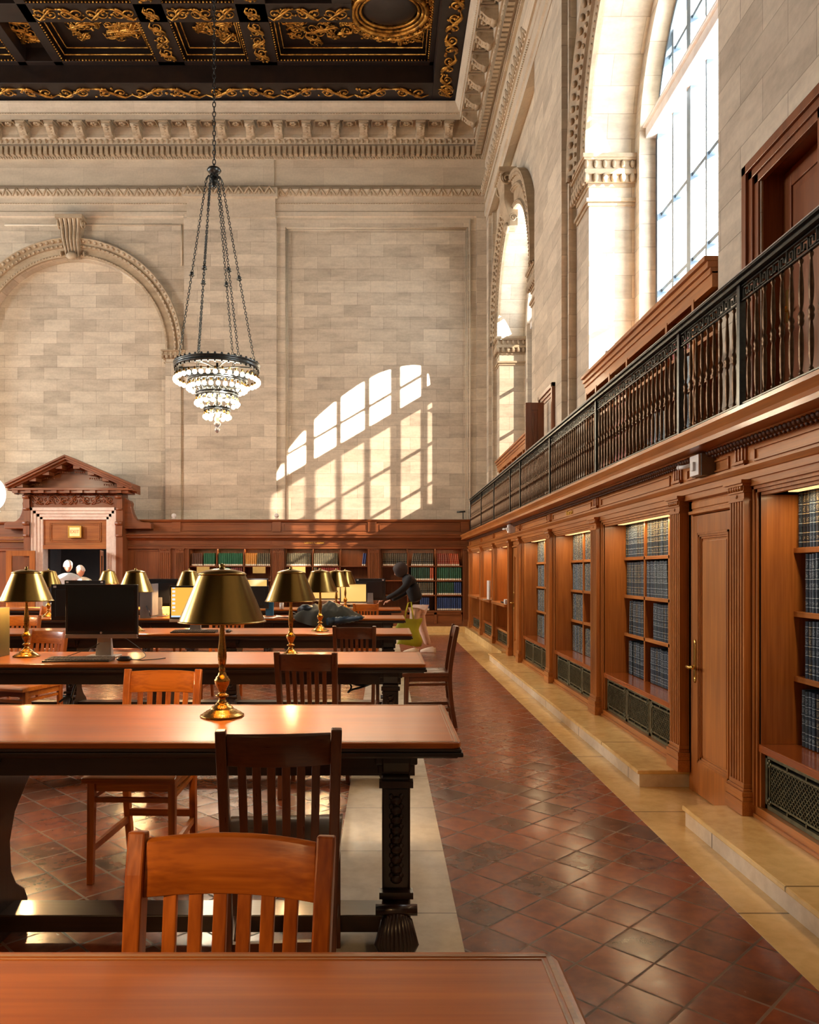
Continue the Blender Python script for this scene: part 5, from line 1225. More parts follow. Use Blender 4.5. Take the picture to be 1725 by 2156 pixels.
# ================================================================ COMPUTERS
def screen_mat(name, top, icons):
    t = NT(name); g = t.n('ShaderNodeTexCoord').outputs['Generated']; sp = t.n('ShaderNodeSeparateXYZ', None, i0=g); u, v = sp.outputs[0], sp.outputs[2]
    c = top
    if icons:
        r = t.math('LESS_THAN', t.math('ABSOLUTE', t.math('SUBTRACT', u, .055)), .032); fy = t.math('FRACT', t.math('MULTIPLY', v, 7.5))
        mk = t.math('MULTIPLY', t.math('MULTIPLY', r, t.math('LESS_THAN', t.math('ABSOLUTE', t.math('SUBTRACT', fy, .5)), .26)), t.math('GREATER_THAN', v, .2))
        c = t.mix(mk, top, (.75, .82, .9)); c = t.mix(t.math('LESS_THAN', v, .055), c, (.55, .70, .9))
    t.P(Base_Color=(0.02, 0.02, 0.02), Roughness=.25); t.set(t.b.inputs['Emission Color'], c); t.b.inputs['Emission Strength'].default_value = 1.0; return t.mat
M['scr_o'] = screen_mat('orange_desktop_screen', (.95, .46, .07), True); M['scr_b'] = screen_mat('bluish_web_page_screen', (.72, .88, 1.0), False); M['scr_o2'] = screen_mat('orange_plain_screen', (1.0, .52, .14), False)
M['scr_red'] = plain('red_cover', S((190, 62, 40)), .5)
def monitor(loc, rz, w_, h_, z0, scr, label, chin=.035, logo=True, stand='silver', tagw=False):
    """all-in-one screen facing -y locally; z0 = bottom of the body above the table"""
    r = thing('desktop_monitor', loc, rz, label, 'monitor', 'desktop monitors'); zt = z0 + h_
    m = MB(); m.box(-w_ / 2, w_ / 2, -.012, .022, z0, zt); m.box(-w_ / 2 + .05, w_ / 2 - .05, .02, .042, z0 + .04, zt - .05); part(r, 'housing', m, M['plastic_b'], .004)
    m = MB(); m.box(-w_ / 2 + .018, w_ / 2 - .018, -.0135, -.0125, z0 + chin + .012, zt - .018); part(r, 'screen', m, scr)
    m = MB(); m.box(-w_ / 2, w_ / 2, -.016, .018, z0 - .002, z0 + chin * .75); part(r, 'chin', m, M['silver'], .003)
    if logo:
        m = MB(); f = lambda u, v, w2: (u, -.017 - w2, v); zc = z0 + chin + .002
        m.prism([(.008 * math.cos(k * PI / 8), zc + .008 * math.sin(k * PI / 8)) for k in range(16)], f, 0, .002); part(r, 'round_badge', m, M['plastic_w'])
    if tagw:
        for s_ in (-1, 1):
            m = MB(); m.box(s_ * (w_ / 2 - .04) - .015, s_ * (w_ / 2 - .04) + .015, .021, .0235, zt - .035, zt - .015) if s_ > 0 else m.box(s_ * (w_ / 2 - .04) - .015, s_ * (w_ / 2 - .04) + .015, .021, .0235, zt - .035, zt - .015)
            part(r, 'asset_label', m, M['plastic_w'])
    m = MB(); m.sweep([(0, .05, .006), (0, .06, z0 * .6 + .02), (0, .035, z0 + .12)], [.115, .10, .09], [.05, .03, .02], (0, 1, .001)); part(r, 'stand', m, M[stand], .003)
    m = MB(); m.box(-.11, .11, -.09, .10, 0, .010); part(r, 'stand_foot', m, M[stand], .004)
    return r
def keyboard(loc, rz, label):
    r = thing('keyboard', loc, rz, label, 'keyboard', 'computer keyboards')
    m = MB(); m.prism([(-.07, 0), (.07, 0), (.07, .022), (-.07, .010)], lambda p, q, w_: (w_, p, q), -.22, .22); part(r, 'body', m, M['plastic_b'], .003)
    m = MB()
    for j in range(5):
        for i in range(20):
            y = -.055 + .026 * j; z = .010 + (y + .07) / .14 * .012; x = -.205 + .0215 * i; m.box(x, x + .017, y, y + .020, z, z + .006)
    o = part(r, 'keys', m, plain('grey_keys', S((86, 78, 68)), .5) if 'keys' not in M else M['keys']); return r
M['keys'] = plain('worn_grey_keys', S((98, 88, 76)), .5)
def mouse(loc, rz, label, mat='plastic_b'):
    r = thing('computer_mouse', loc, rz, label, 'mouse', 'computer mice')
    m = MB(); m.ball((0, 0, .014), .029, .052, .019, 14, 8); part(r, 'shell', m, M[mat]); m = MB(); m.tube([(0, .02, .033), (0, .034, .029)], .004, 6); part(r, 'scroll_wheel', m, M['silver'])
    m = MB(); m.tube([(0, .05, .01), (.02, .12, .005), (-.03, .2, .005), (-.09, .26, .005)], .003, 5); part(r, 'cable', m, M['plastic_b']); return r
monitor((-1.985, 5.52, TZ), D(0), .505, .375, .135, M['scr_off'], 'big switched-off black monitor on the third table, with silver chin and stand', tagw=False)
keyboard((-2.05, 5.27, TZ), D(2), 'black keyboard in front of the big switched-off monitor'); mouse((-1.745, 5.27, TZ), D(-80), 'black mouse beside the keyboard of the big monitor')
monitor((-3.12, 7.98, TZ), D(180), .52, .37, .10, M['scr_off'], 'monitor seen from behind, half covered by the big monitor', tagw=True)
monitor((-4.0, 10.5, TZ), D(180), .54, .36, .12, M['scr_off'], 'monitor seen from behind, only its top edge above the big monitor', tagw=True)
monitor((-3.02, 10.55, TZ), D(184), .54, .37, .13, M['scr_off'], 'dark monitor back between the grey box and the orange screen')
monitor((-1.92, 7.95, TZ), D(0), .50, .365, .09, M['scr_o'], 'monitor with an orange desktop left of the big brass lamp')
keyboard((-1.86, 7.70, TZ), D(0), 'dark keyboard half under the big brass lampshade'); mouse((-1.53, 7.72, TZ), D(0), 'small black mouse right of the nearest lamp stem')
monitor((-4.22, 7.72, TZ), D(-14), .46, .33, .10, M['scr_b'], 'monitor with a glowing white page below the leftmost lampshade')
monitor((-2.62, 5.60, TZ), D(180), .30, .36, .08, M['scr_off'], '') if False else None
monitor((-2.12, 12.6, TZ), D(0), .52, .36, .12, M['scr_o2'], 'far orange screen peeping out right of the big brass lampshade', logo=False)
monitor((-1.95, 14.3, TZ - .0), D(180), .60, .38, .30, M['scr_off'], '') if False else None
monitor((-.96, 12.82, TZ), D(0), .52, .34, .11, M['scr_o2'], 'far orange screen seen below the lamp of the coat table', logo=False)
monitor((-.49, 12.76, TZ), D(2), .44, .345, .06, M['scr_o2'], 'far orange screen right of the red folder', logo=False)
monitor((-.22, 12.99, TZ), D(180), .50, .36, .12, M['scr_off'], 'dark monitor back behind the orange screens, left of the hooded person', tagw=True)
monitor((-1.76, 10.6, TZ), D(180), .42, .30, .10, M['scr_off'], 'small dark monitor back between the two middle brass lamps')
# grey metal tower standing upright at the fifth table
t_ = thing('grey_computer_case', (-3.05, 10.12, TZ), 0, 'upright grey metal computer case right of the big monitor, cable hanging down', 'computer')
m = MB(); m.box(-.085, .06, -.05, .22, 0, .40); part(t_, 'cabinet', m, M['plastic_g'], .004)
m = MB(); m.box(.06, .075, -.05, .22, 0.03, .44); part(t_, 'side_plate', m, M['silver'])
m = MB(); m.tube([(.0, -.055, .16), (.01, -.06, .12), (.04, -.07, .09), (.06, -.075, .02)], .006, 6); part(t_, 'cable', m, M['plastic_b'])
# olive metal computer case cut by the left edge
t_ = thing('olive_computer_case', (-2.86, 5.42, TZ), 0, 'olive metal computer case cut off by the left edge of the picture', 'computer')
m = MB(); m.box(-.06, .16, 0, .24, 0, .345); part(t_, 'cabinet', m, plain('olive_metal', S((110, 98, 60)), .35, .5), .004)
m = MB(); m.box(.16, .166, .0, .006, 0, .345); m.box(-.0, .10, -.004, 0, .28, .31); part(t_, 'edge_trim', m, M['silver'])
# odds and ends
m = MB(); m.box(-.055, .055, -.01, .01, 0, .27); o = m.build('blue_folder', plain('blue_card', S((22, 96, 136)), .5), loc=(-1.545, 10.62, TZ), bevel=.003); tag(o, 'upright blue folder left of the lamp on the third table', 'folder'); o.rotation_euler = (0, 0, D(-8))
m = MB(); m.box(-.11, .11, -.05, .05, 0, .345); m.box(-.12, .12, -.055, .055, .325, .36); o = m.build('red_file_box', M['scr_red'], loc=(-.72, 12.99, TZ), bevel=.004); tag(o, 'red file box behind the far orange screens', 'box')
for i, (x, y, a) in enumerate(((-1.70, 10.15, 10), (-1.52, 10.05, -14), (-1.25, 10.2, 5))):
    m = MB(); n = 8
    G = [[m.pt((-.15 + .3 * u / n, -.10 + .2 * v / n, .004 + .012 * math.sin(u * .9 + i) * (v / n) + .003 * i)) for u in range(n + 1)] for v in range(n + 1)]
    for v in range(n):
        for u in range(n): m.face((G[v][u], G[v][u+1], G[v+1][u+1], G[v+1][u]), True)
    o = m.build('paper_sheet', M['paper'], loc=(x, y, TZ + .003)); o.rotation_euler = (0, 0, D(a)); sd_ = o.modifiers.new('s', 'SOLIDIFY'); sd_.thickness = .004
    tag(o, ['leftmost loose white paper on the coat table', 'curled white paper beside the lamp stem on the coat table', 'white paper right against the dark coat'][i], 'paper', 'papers on the coat table')
m = MB(); m.lathe([(.030, 0), (.034, .01), (.036, .10), (.033, .10), (.031, .012), (.001, .010)], n=16); o = m.build('glass_jar', M['silver'], loc=(-1.62, 12.45, TZ)); tag(o, 'small silvery cup on the farthest table', 'cup')
m = MB(); m.box(-.05, .05, -.04, .04, 0, .04); m.tube([(-.05, 0, .05), (0, .02, .075), (.06, 0, .05), (.07, -.04, .03)], .006, 6); o = m.build('spectacle_case', M['silver'], loc=(-1.17, 10.08, TZ)); tag(o, 'clutter of keys and wire by the dark coat', 'box')
# cables under and behind the third table
def cable(pts, label, r=.006):
    m = MB(); P_ = []
    for i in range(len(pts) - 1):
        for k in range(6):
            t = k / 6; p0 = Vector(pts[max(0, i-1)]); p1 = Vector(pts[i]); p2 = Vector(pts[i+1]); p3 = Vector(pts[min(len(pts)-1, i+2)])
            P_.append(.5 * ((2*p1) + (p2-p0)*t + (2*p0-5*p1+4*p2-p3)*t*t + (3*p1-p0-3*p2+p3)*t**3))
    P_.append(Vector(pts[-1])); m.tube(P_, r, 6); o = m.build('cable', M['plastic_b']); tag(o, label, 'cable', 'loose computer cables')
cable([W(722, 1425, 5.5), W(745, 1440, 5.5), W(770, 1442, 5.45), W(800, 1425, 5.5), W(815, 1412, 5.55)], 'black cable sagging under the right end of the third table', .008)
cable([W(725, 1428, 5.45), W(740, 1446, 5.4), W(733, 1458, 5.38), W(742, 1452, 5.42), W(765, 1446, 5.45), W(790, 1436, 5.5)], 'tangled black cable end hanging beneath the third table', .007)
cable([(-1.93, 5.58, TZ + .17), (-1.80, 5.55, TZ + .11), (-1.66, 5.45, TZ + .03), (-1.66, 5.35, TZ + .004), (-1.72, 5.30, TZ + .006)], 'thin cable looping from the big monitor to its mouse', .0025)
cable([(-2.0, 5.58, TZ + .1), (-2.1, 5.5, TZ + .05), (-2.22, 5.42, TZ + .008), (-2.30, 5.38, TZ + .005)], 'thin cable behind the keyboard of the big monitor', .0025)
cable([W(125, 1478, 5.3), W(140, 1468, 5.3), W(150, 1470, 5.32), W(148, 1482, 5.3), W(160, 1440, 5.6), W(185, 1425, 5.6)], 'black cable trailing below the big monitor', .008)
# coat heaped on the fifth table
m = MB(); nu, nv = 70, 40; G = []
for j in range(nv + 1):
    row = []
    for i in range(nu + 1):
        u = i / nu; v = j / nv; x = -.44 + .86 * u
        env = (math.sin(PI * min(1, max(0, u * 1.02))) ** .55) * (.55 + .45 * math.sin(PI * (u * .8 + .25)))
        a = PI * v; yy = -.24 * math.cos(a) * (.6 + .4 * env); zz = math.sin(a) ** .8 * (.17 * env + .025)
        zz += .018 * math.sin(9 * u + 5 * v) * math.sin(a) + .012 * math.sin(23 * u - 8 * v) * math.sin(a); yy += .015 * math.sin(14 * u)
        if v < .18: zz -= (.18 - v) * .5 * env
        q_ = mnoise.fractal(Vector((x * 9, v * 3.2, 3.3)), 1.0, 2.0, 4); rg = abs(mnoise.noise(Vector((x * 6 + v * 3, v * 2.5 - x * 2, 1.7))))
        zz += (.035 * q_ - .05 * rg + .012) * math.sin(a); yy += .03 * mnoise.noise(Vector((x * 8, v * 4, 8.1)))
        row.append(m.pt((x, yy, max(zz, .004 if v > .05 else -.09 * env))))
    G.append(row)
for j in range(nv):
    for i in range(nu): m.face((G[j][i], G[j][i+1], G[j+1][i+1], G[j+1][i]), True)
r = thing('puffer_coat', (-.68, 10.02, TZ), D(-6), 'dark olive and navy quilted coat heaped on the fifth table', 'coat')
part(r, 'body', m, plain('olive_black_nylon', S((50, 46, 30)), .8, var=.5, scale=5, bump=.3))
m = MB(); n = 16; pts = [(-.40 + .32 * k / n, -.06 + .03 * math.sin(k), .10 + .03 * math.sin(k * .4)) for k in range(n + 1)]; m.tube(pts, [.03 + .028 * math.sin(PI * k / n) + .006 * (k % 2) for k in range(n + 1)], 12); part(r, 'sleeve', m, plain('navy_nylon', S((20, 28, 36)), .5))
m = MB(); n = 18; pts = [(.0 + .44 * k / n, -.25 + .03 * math.sin(k * .5) + .10 * (k / n) ** 2, -.03 + .05 * k / n) for k in range(n + 1)]; m.tube(pts, [.045 + .01 * (k % 2) - .03 * (k / n) ** 3 for k in range(n + 1)], 10); part(r, 'hem', m, plain('teal_navy_nylon', S((18, 42, 56)), .45))
# ================================================================ CHANDELIER
YCH = 13.0
def cz(u): return ZP(330 + .2783 * u, YCH)
cxx = XP(457.5, YCH); K_ = .2783 * YCH / 1650
r = thing('chandelier', (cxx, YCH, 0), 0, 'tiered bronze chandelier of glowing round bulbs hanging on long chains', 'chandelier')
CB = M['iron']
def link_chain(m, a, b, lk=.055, rr=.005, wd=.016):
    a = Vector(a); b = Vector(b); d = (b - a); n = max(1, int(d.length / (lk * .78))); d.normalize(); p, q = m.frame_of(d)
    for i in range(n):
        c = a + d * ((i + .5) * (b - a).length / n); s_ = p if i % 2 else q; pts = []
        for k in range(9):
            t = 2 * PI * k / 8; pts.append(c + s_ * (wd * math.cos(t)) + d * (lk / 2 * math.sin(t)))
        m.tube(pts, rr, 4, False)
xt = XP(451, YCH) - cxx; zh = cz(95)
m = MB(); link_chain(m, (xt, 0, zh + .08), (xt, 0, ZU + .1), .10, .008, .026); part(r, 'main_chain', m, CB)
m = MB(); m.lathe([(.004, .12), (.02, .10), (.012, .08), (.02, .05), (.10, .03), (.12, 0), (.09, -.04), (.03, -.07), (.02, -.10), (.05, -.14), (.06, -.19), (.03, -.23), (.05, -.26), (.02, -.30)], (xt, 0, zh - .02), 20)
for k in range(6): a = k * PI / 3 + .25; m.tube([(xt, 0, zh - .15), (xt + .09 * math.cos(a), .09 * math.sin(a), zh - .12), (xt + .13 * math.cos(a), .13 * math.sin(a), zh - .19)], .018, 6)
part(r, 'hub', m, CB)
m = MB(); m.ball((xt, 0, zh - .03), .105, .105, .05, 16, 8); part(r, 'crystal_collar', m, M['silver'])
R1, z1 = .68, cz(1575)
for k in range(6):
    a = k * PI / 3 + .25; m = MB(); A = (xt + .13 * math.cos(a), .13 * math.sin(a), zh - .2); B = (.62 * math.cos(a), .62 * math.sin(a), z1 + .04)
    link_chain(m, A, B, .06, .006, .018); mid = Vector(A).lerp(Vector(B), .52); m.ball(mid, .035, .035, .03, 8, 5); m.ball(mid - Vector((0, 0, .035)), .05, .05, .012, 8, 4); part(r, 'hanging_chain', m, CB)
def ring(rr, z, h, w_, nm, beads=0):
    m = MB(); m.lathe([(rr - w_, z - h), (rr + .01, z - h), (rr + .025, z - h * .7), (rr, z - h * .5), (rr + .01, z - h * .2), (rr + .03, z), (rr - w_, z), (rr - w_, z - h)], n=64, close=False)
    for k in range(beads): a = 2 * PI * k / beads; m.box(rr * math.cos(a) - .012, rr * math.cos(a) + .012, rr * math.sin(a) - .012, rr * math.sin(a) + .012, z - h - .03, z - h); m.ball((rr * math.cos(a), rr * math.sin(a), z + .015), .022, .022, .025, 6, 4)
    return part(r, nm, m, CB)
ring(R1, z1, .09, .05, 'top_ring', 40); ring(.47, cz(1690), .05, .04, 'inner_ring', 26); ring(.33, cz(1790), .07, .04, 'middle_ring', 20); ring(.20, cz(1905), .05, .03, 'lower_ring', 12)
m = MB(); m.tube([(0, 0, cz(1560)), (0, 0, cz(2020))], .02, 8)
for k in range(6):
    a = k * PI / 3; m.tube([(0, 0, cz(1600)), (.3 * math.cos(a), .3 * math.sin(a), cz(1590)), (R1 * math.cos(a), R1 * math.sin(a), z1 - .05)], .012, 6); m.tube([(.33 * math.cos(a), .33 * math.sin(a), cz(1800)), (.47 * math.cos(a), .47 * math.sin(a), cz(1700))], .01, 6); m.tube([(0, 0, cz(1830)), (.33 * math.cos(a), .33 * math.sin(a), cz(1800))], .01, 6); m.tube([(0, 0, cz(1920)), (.2 * math.cos(a), .2 * math.sin(a), cz(1915))], .01, 6)
part(r, 'frame_arms', m, CB)
m = MB(); m.lathe([(.004, 0), (.03, .02), (.045, .06), (.02, .09), (.05, .12), (.06, .16), (.025, .20), (.05, .24), (.03, .28)], (0, 0, cz(2090)), 16); part(r, 'finial', m, M['silver'])
def bulb_mesh(name, mat, rr):
    m = MB(); m.ball((0, 0, 0), rr, rr, rr * 1.05, 12, 8); o = m.build(name, mat); d = o.data; bpy.data.objects.remove(o); return d
B1, B2 = bulb_mesh('bulb', M['bulb'], .038), bulb_mesh('bulb', M['bulb_w'], .038)
CAPM = MB(); CAPM.lathe([(.012, .085), (.018, .08), (.016, .05), (.022, .035)], n=8); co = CAPM.build('bulb_cap', M['brass_d']); CAPD = co.data; bpy.data.objects.remove(co)
for n, rr, z, B in ((38, .68, cz(1700), B1), (26, .47, cz(1760), B1), (18, .34, cz(1870), B1), (12, .20, cz(1970), B2)):
    for k in range(n):
        a = 2 * PI * (k + .5) / n; o = bpy.data.objects.new('bulb', B); COL.objects.link(o); o.parent = r; o.location = (rr * math.cos(a), rr * math.sin(a), z)
        q = bpy.data.objects.new('bulb_cap', CAPD); COL.objects.link(q); q.parent = o
def chand_light(x, y, z, e):
    l = bpy.data.lights.new('chandelier_glow', 'POINT'); l.energy = e; l.color = (1.0, .80, .56); l.shadow_soft_size = .5
    o = bpy.data.objects.new('chandelier_glow', l); COL.objects.link(o); o.location = (x, y, z)
chand_light(cxx, YCH, cz(1800), CHAND_W)
chand_light(-11.4, 13, 4.6, CHAND_W); chand_light(-11.4, 4.5, 4.6, CHAND_W * .6)
# ================================================================ SMALL FITTINGS
def fire_box(u, z, label, sc_=1.0):
    r = thing('alarm_box', CT(u, -.03, z), 0, label, 'alarm', 'boxes fixed to the wooden frieze')
    m = MB(); m.box(-.085, 0, -.07, .07, -.065, .065); part(r, 'casing', m, M['plastic_g'] if sc_ == 1 else M['plastic_w'], .003)
    m = MB(); m.box(-.10, -.085, -.065, .065, -.06, .06); part(r, 'cover', m, M['plastic_w'], .003)
    m = MB(); m.box(-.115, -.10, -.02, .02, -.03, .02); m.tube([(-.10, .04, .01), (-.13, .06, .0), (-.15, .09, 0)], .012, 8); m.ball((-.15, .10, 0), .016); part(r, 'strobe', m, M['plastic_w'])
fire_box(4.62, 2.02, 'white alarm box with strobe on the frieze above the near oak door'); fire_box(11.55, 2.02, 'small white alarm box on the frieze above the farther oak door', .9)
for i, (px, py, Y, lab) in enumerate(((582, 1086, YE - .1, 'small white globe light on top of the far bookcases'), (365, 1092, YE - .1, 'small white spotlight at the left end of the far bookcases'))):
    m = MB(); x, y, z = W(px, 1093, Y); m.ball((0, 0, .075), .055, .055, .055, 16, 10); m.lathe([(.05, 0), (.05, .012), (.02, .02), (.02, .03)], n=16); o = m.build('spotlight', M['plastic_w'], loc=(x, Y + .05, 2.58)); tag(o, lab, 'light', 'little lights on the far bookcases')
for i, (u, xx, z, lab) in enumerate(((8.92, XR + .0, 3.83, 'small silver camera at the left end of the gallery bookcase'), (7.35, XR + .1, 3.83, 'small dark camera on the gallery bookcase below the tall window'))):
    m = MB(); m.tube([(0, 0, 0), (0, 0, .05)], .012, 6); m.tube([(-.03, .03, .07), (.04, -.04, .05)], .022, 8); o = m.build('security_camera', M['silver'] if i == 0 else M['iron'], loc=(xx, u, z - .005)); tag(o, lab, 'camera', 'small cameras on the gallery bookcase')
m = MB(); m.tube([(0, 0, 0), (0, 0, .16)], .012, 6); m.tube([(-.14, 0, .16), (.05, 0, .17)], .02, 8); o = m.build('security_camera', M['iron'], loc=(1.80, 17.75, 2.575)); tag(o, 'small black camera in the far corner beside the balustrade end', 'camera')
m = MB(); m.ball((0, 0, 0), .26, .26, .36, 24, 16); m.lathe([(.12, -.42), (.14, -.38), (.06, -.34)], n=16); o = m.build('globe_light', emit('white_globe', (1.0, .97, .92), 2.5), loc=(XP(-14, 17.6), 17.6, ZP(1040, 17.6))); tag(o, 'bright white globe cut off by the left edge above the wooden panelling', 'light')
# papers and terminal in the writing alcoves
m = MB(); m.box(-.02, .01, -.13, .13, 0, .34); m.box(-.10, .06, -.05, .05, 0, .01); o = m.build('white_terminal', M['plastic_w'], loc=(1.88, 13.98, .887), bevel=.003); tag(o, 'thin white upright panel on the writing shelf of the middle alcove', 'monitor')
m = MB(); m.box(-.08, .08, -.12, .12, 0, .018); o = m.build('catalogue_book', M['plastic_b'], loc=(1.98, 12.6, .887), bevel=.003); tag(o, 'dark pad lying on the writing shelf nearest the farther oak door', 'book')
m = MB(); m.box(-.05, .05, -.05, .05, 0, .07); o = m.build('desk_phone', M['plastic_w'], loc=(1.93, 12.22, .887), bevel=.01); tag(o, 'small white desk device on the writing shelf by the farther oak door', 'device')
# ================================================================ PEOPLE
def skin(name, pts, edges, mat, parent, sub=2, root=0):
    me = bpy.data.meshes.new(name); me.from_pydata([p[:3] for p in pts], edges, []); me.materials.append(mat)
    o = bpy.data.objects.new(name, me); COL.objects.link(o)
    if parent is not None: o.parent = parent
    sk = o.modifiers.new('skin', 'SKIN'); sk.use_smooth_shade = True
    lay = me.skin_vertices[0] if me.skin_vertices else None
    if lay is None:
        bpy.context.view_layer.objects.active = o; lay = me.skin_vertices[0]
    for i, p in enumerate(pts):
        lay.data[i].radius = (p[3], p[4] if len(p) > 4 else p[3]); lay.data[i].use_root = (i == root)
    s_ = o.modifiers.new('sub', 'SUBSURF'); s_.levels = sub; s_.render_levels = sub
    return o
SKIN = plain('skin', S((206, 150, 120)), .5, var=.05)
def hand(name, o_, d, side, parent, s=1.0):
    """five separate curled fingers on a palm; d = pointing direction"""
    d = Vector(d).normalized(); a = d.cross(Vector(side)).normalized(); b = Vector(side).normalized(); o_ = Vector(o_)
    pts = [(*o_, .022 * s, .016 * s), (*(o_ + d * .045 * s), .036 * s, .013 * s), (*(o_ + d * .08 * s), .038 * s, .012 * s)]; ed = [(0, 1), (1, 2)]
    for k, L in enumerate((.062, .072, .067, .052)):
        off = b * ((k - 1.5) * .019 * s); p = o_ + d * .085 * s + off; st = len(pts); prev = 2
        for q in range(3):
            dd = (d * math.cos(.35 * (q + 1)) + a * math.sin(.35 * (q + 1))).normalized(); p = p + dd * L * s / 3
            pts.append((*p, .0088 * s - .0008 * q, .0088 * s - .0008 * q)); ed.append((prev, st + q)); prev = st + q
    st = len(pts); p = o_ + d * .03 * s - b * .035 * s; pts.append((*p, .012 * s, .012 * s)); ed.append((1, st)); p = p + (d * .8 - b * .5 + a * .3) * .035 * s; pts.append((*p, .010 * s, .010 * s)); ed.append((st, st + 1)); p = p + (d + a * .4) * .028 * s; pts.append((*p, .0085 * s, .0085 * s)); ed.append((st + 1, st + 2))
    return skin(name, pts, ed, SKIN, parent, 1)
def head(m, c, s, yaw, tilt=0.0):
    """head with brow, nose, mouth, chin and ears, looking along -y before the turn"""
    R = Matrix.Rotation(yaw, 3, 'Z') @ Matrix.Rotation(tilt, 3, 'X'); N1, N2 = 28, 20; c = Vector(c); ids = []
    for j in range(N2 + 1):
        row = []; t = PI * j / N2
        for i in range(N1):
            a = 2 * PI * i / N1; x = math.sin(t) * math.sin(a); y = -math.sin(t) * math.cos(a); z = math.cos(t)
            p = Vector((x * .074, y * .093, z * .115))
            if z < 0: k = -z; p.x *= 1 - .35 * k; p.y = p.y * (1 - .18 * k) - .012 * k
            fr = max(0, -y)
            def g(px, pz, sx, sz): return math.exp(-((x - px) / sx) ** 2 - ((z - pz) / sz) ** 2) * fr
            p.y -= .022 * g(0, -.12, .13, .2) + .008 * g(0, -.2, .18, .1) + .007 * g(0, .2, .5, .1) + .008 * g(0, -.46, .22, .06) - .005 * g(0, -.52, .2, .03) + .010 * g(0, -.75, .25, .12)
            p.y += .012 * (g(-.33, .04, .14, .10) + g(.33, .04, .14, .10))
            row.append(m.pt(c + R @ (p * s)))
        ids.append(row)
    for j in range(N2):
        for i in range(N1): m.face((ids[j][i], ids[j][(i+1) % N1], ids[j+1][(i+1) % N1], ids[j+1][i]), True)
    for s_ in (-1, 1):
        e = c + R @ (Vector((s_ * .074, .01, -.005)) * s); m.ball(e, .010 * s, .018 * s, .030 * s, 8, 6)
def shoe(parent, p, yaw, mat, L=.27):
    R = Matrix.Rotation(yaw, 3, 'Z'); m = MB(lambda x, y, z: tuple(Vector(p) + R @ Vector((x, y, z)))); n = 10; rings = []
    for k in range(n + 1):
        t = k / n; y = -L * .35 + L * t; w_ = .036 + .012 * math.sin(PI * t * .9) ; h = .085 * (1 - t) ** .7 + .035 if t > .15 else .085
        w_ *= (1 if t < .93 else .6); pts = []
        for q in range(10):
            a = PI * q / 9; pts.append(m.pt((w_ * math.cos(a), y, .012 + (h - .012) * math.sin(a))))
        pts += [m.pt((-w_ * 1.05, y, 0)), m.pt((w_ * 1.05, y, 0))]; rings.append(pts)
    for r0, r1 in zip(rings, rings[1:]):
        for k in range(12): m.face((r0[k], r0[(k+1) % 12], r1[(k+1) % 12], r1[k]), True)
    m.face(rings[0]); m.face(rings[-1][::-1]); return part(parent, 'shoe', m, mat)
# hooded person bending towards the left over the farthest table
PX0, PY0 = .44, 13.35
r = thing('person', (PX0, PY0, 0), 0, 'person in a black hooded sweatshirt and pale pink trousers bending over the farthest table', 'person')
# local frame: x right in the picture, leaning towards -x
head_c = (-.165, -.02, 1.40)
P_ = [(.13, 0, .86, .15, .13), (.085, 0, 1.02, .145, .125), (.02, 0, 1.16, .16, .14), (-.05, 0, 1.27, .15, .14), (-.10, 0, 1.33, .07, .07),
      (.0, -.17, 1.25, .075), (-.10, -.20, 1.10, .062), (-.25, -.18, 1.0, .052), (-.40, -.12, .93, .04), (.02, .16, 1.25, .075), (-.03, .20, 1.06, .06), (-.16, .18, .96, .05), (-.30, .12, .90, .04)]
E_ = [(0, 1), (1, 2), (2, 3), (3, 4), (3, 5), (5, 6), (6, 7), (7, 8), (3, 9), (9, 10), (10, 11), (11, 12)]
skin('sweatshirt', P_, E_, plain('black_jersey', S((22, 22, 26)), .85, var=.3), r)
hand('hand', (-.42, -.115, .925), (-1, .1, -.35), (0, 1, 0), r); hand('hand', (-.32, .12, .895), (-1, -.1, -.3), (0, 1, 0), r)
PK = plain('pale_pink_cotton', S((226, 196, 182)), .8, var=.08)
P_ = [(.14, 0, .84, .145, .125), (.10, -.08, .74, .098), (.06, -.09, .45, .075), (.10, -.09, .10, .058), (.17, .08, .74, .098), (.22, .09, .44, .078), (.33, .10, .12, .060)]
skin('trousers', P_, [(0, 1), (1, 2), (2, 3), (0, 4), (4, 5), (5, 6)], PK, r)
SH_ = plain('off_white_trainer', S((222, 206, 190)), .6)
shoe(r, (.06, -.09, 0), D(82), SH_); shoe(r, (.36, .10, 0), D(70), SH_)
m = MB(); head(m, head_c, .98, D(-75), .45); part(r, 'head', m, SKIN)
m = MB(); N1, N2 = 26, 16; ids = []; Rh = Matrix.Rotation(D(22), 3, 'Y')
for j in range(N2 + 1):
    row = []
    for i in range(N1):
        a = 2 * PI * i / N1; t = j / N2; th = .42 + t * (PI - .42)    # axis points to the open face side (-x)
        rr = .118 * math.sin(th) * (1.0 + .12 * math.sin(3 * a)); x = -.128 * math.cos(th); 
        p = Vector((x, rr * math.cos(a), rr * 1.12 * math.sin(a) + .012)); p = Rh.inverted() @ p
        row.append(m.pt(Vector(head_c) + Vector((.012, 0, .02)) + p))
    ids.append(row)
for j in range(N2):
    for i in range(N1): m.face((ids[j][i], ids[j][(i+1) % N1], ids[j+1][(i+1) % N1], ids[j+1][i]), True)
hd = part(r, 'hood', m, plain('charcoal_jersey', S((62, 54, 52)), .85, var=.2)); sm = hd.modifiers.new('s', 'SOLIDIFY'); sm.thickness = .012
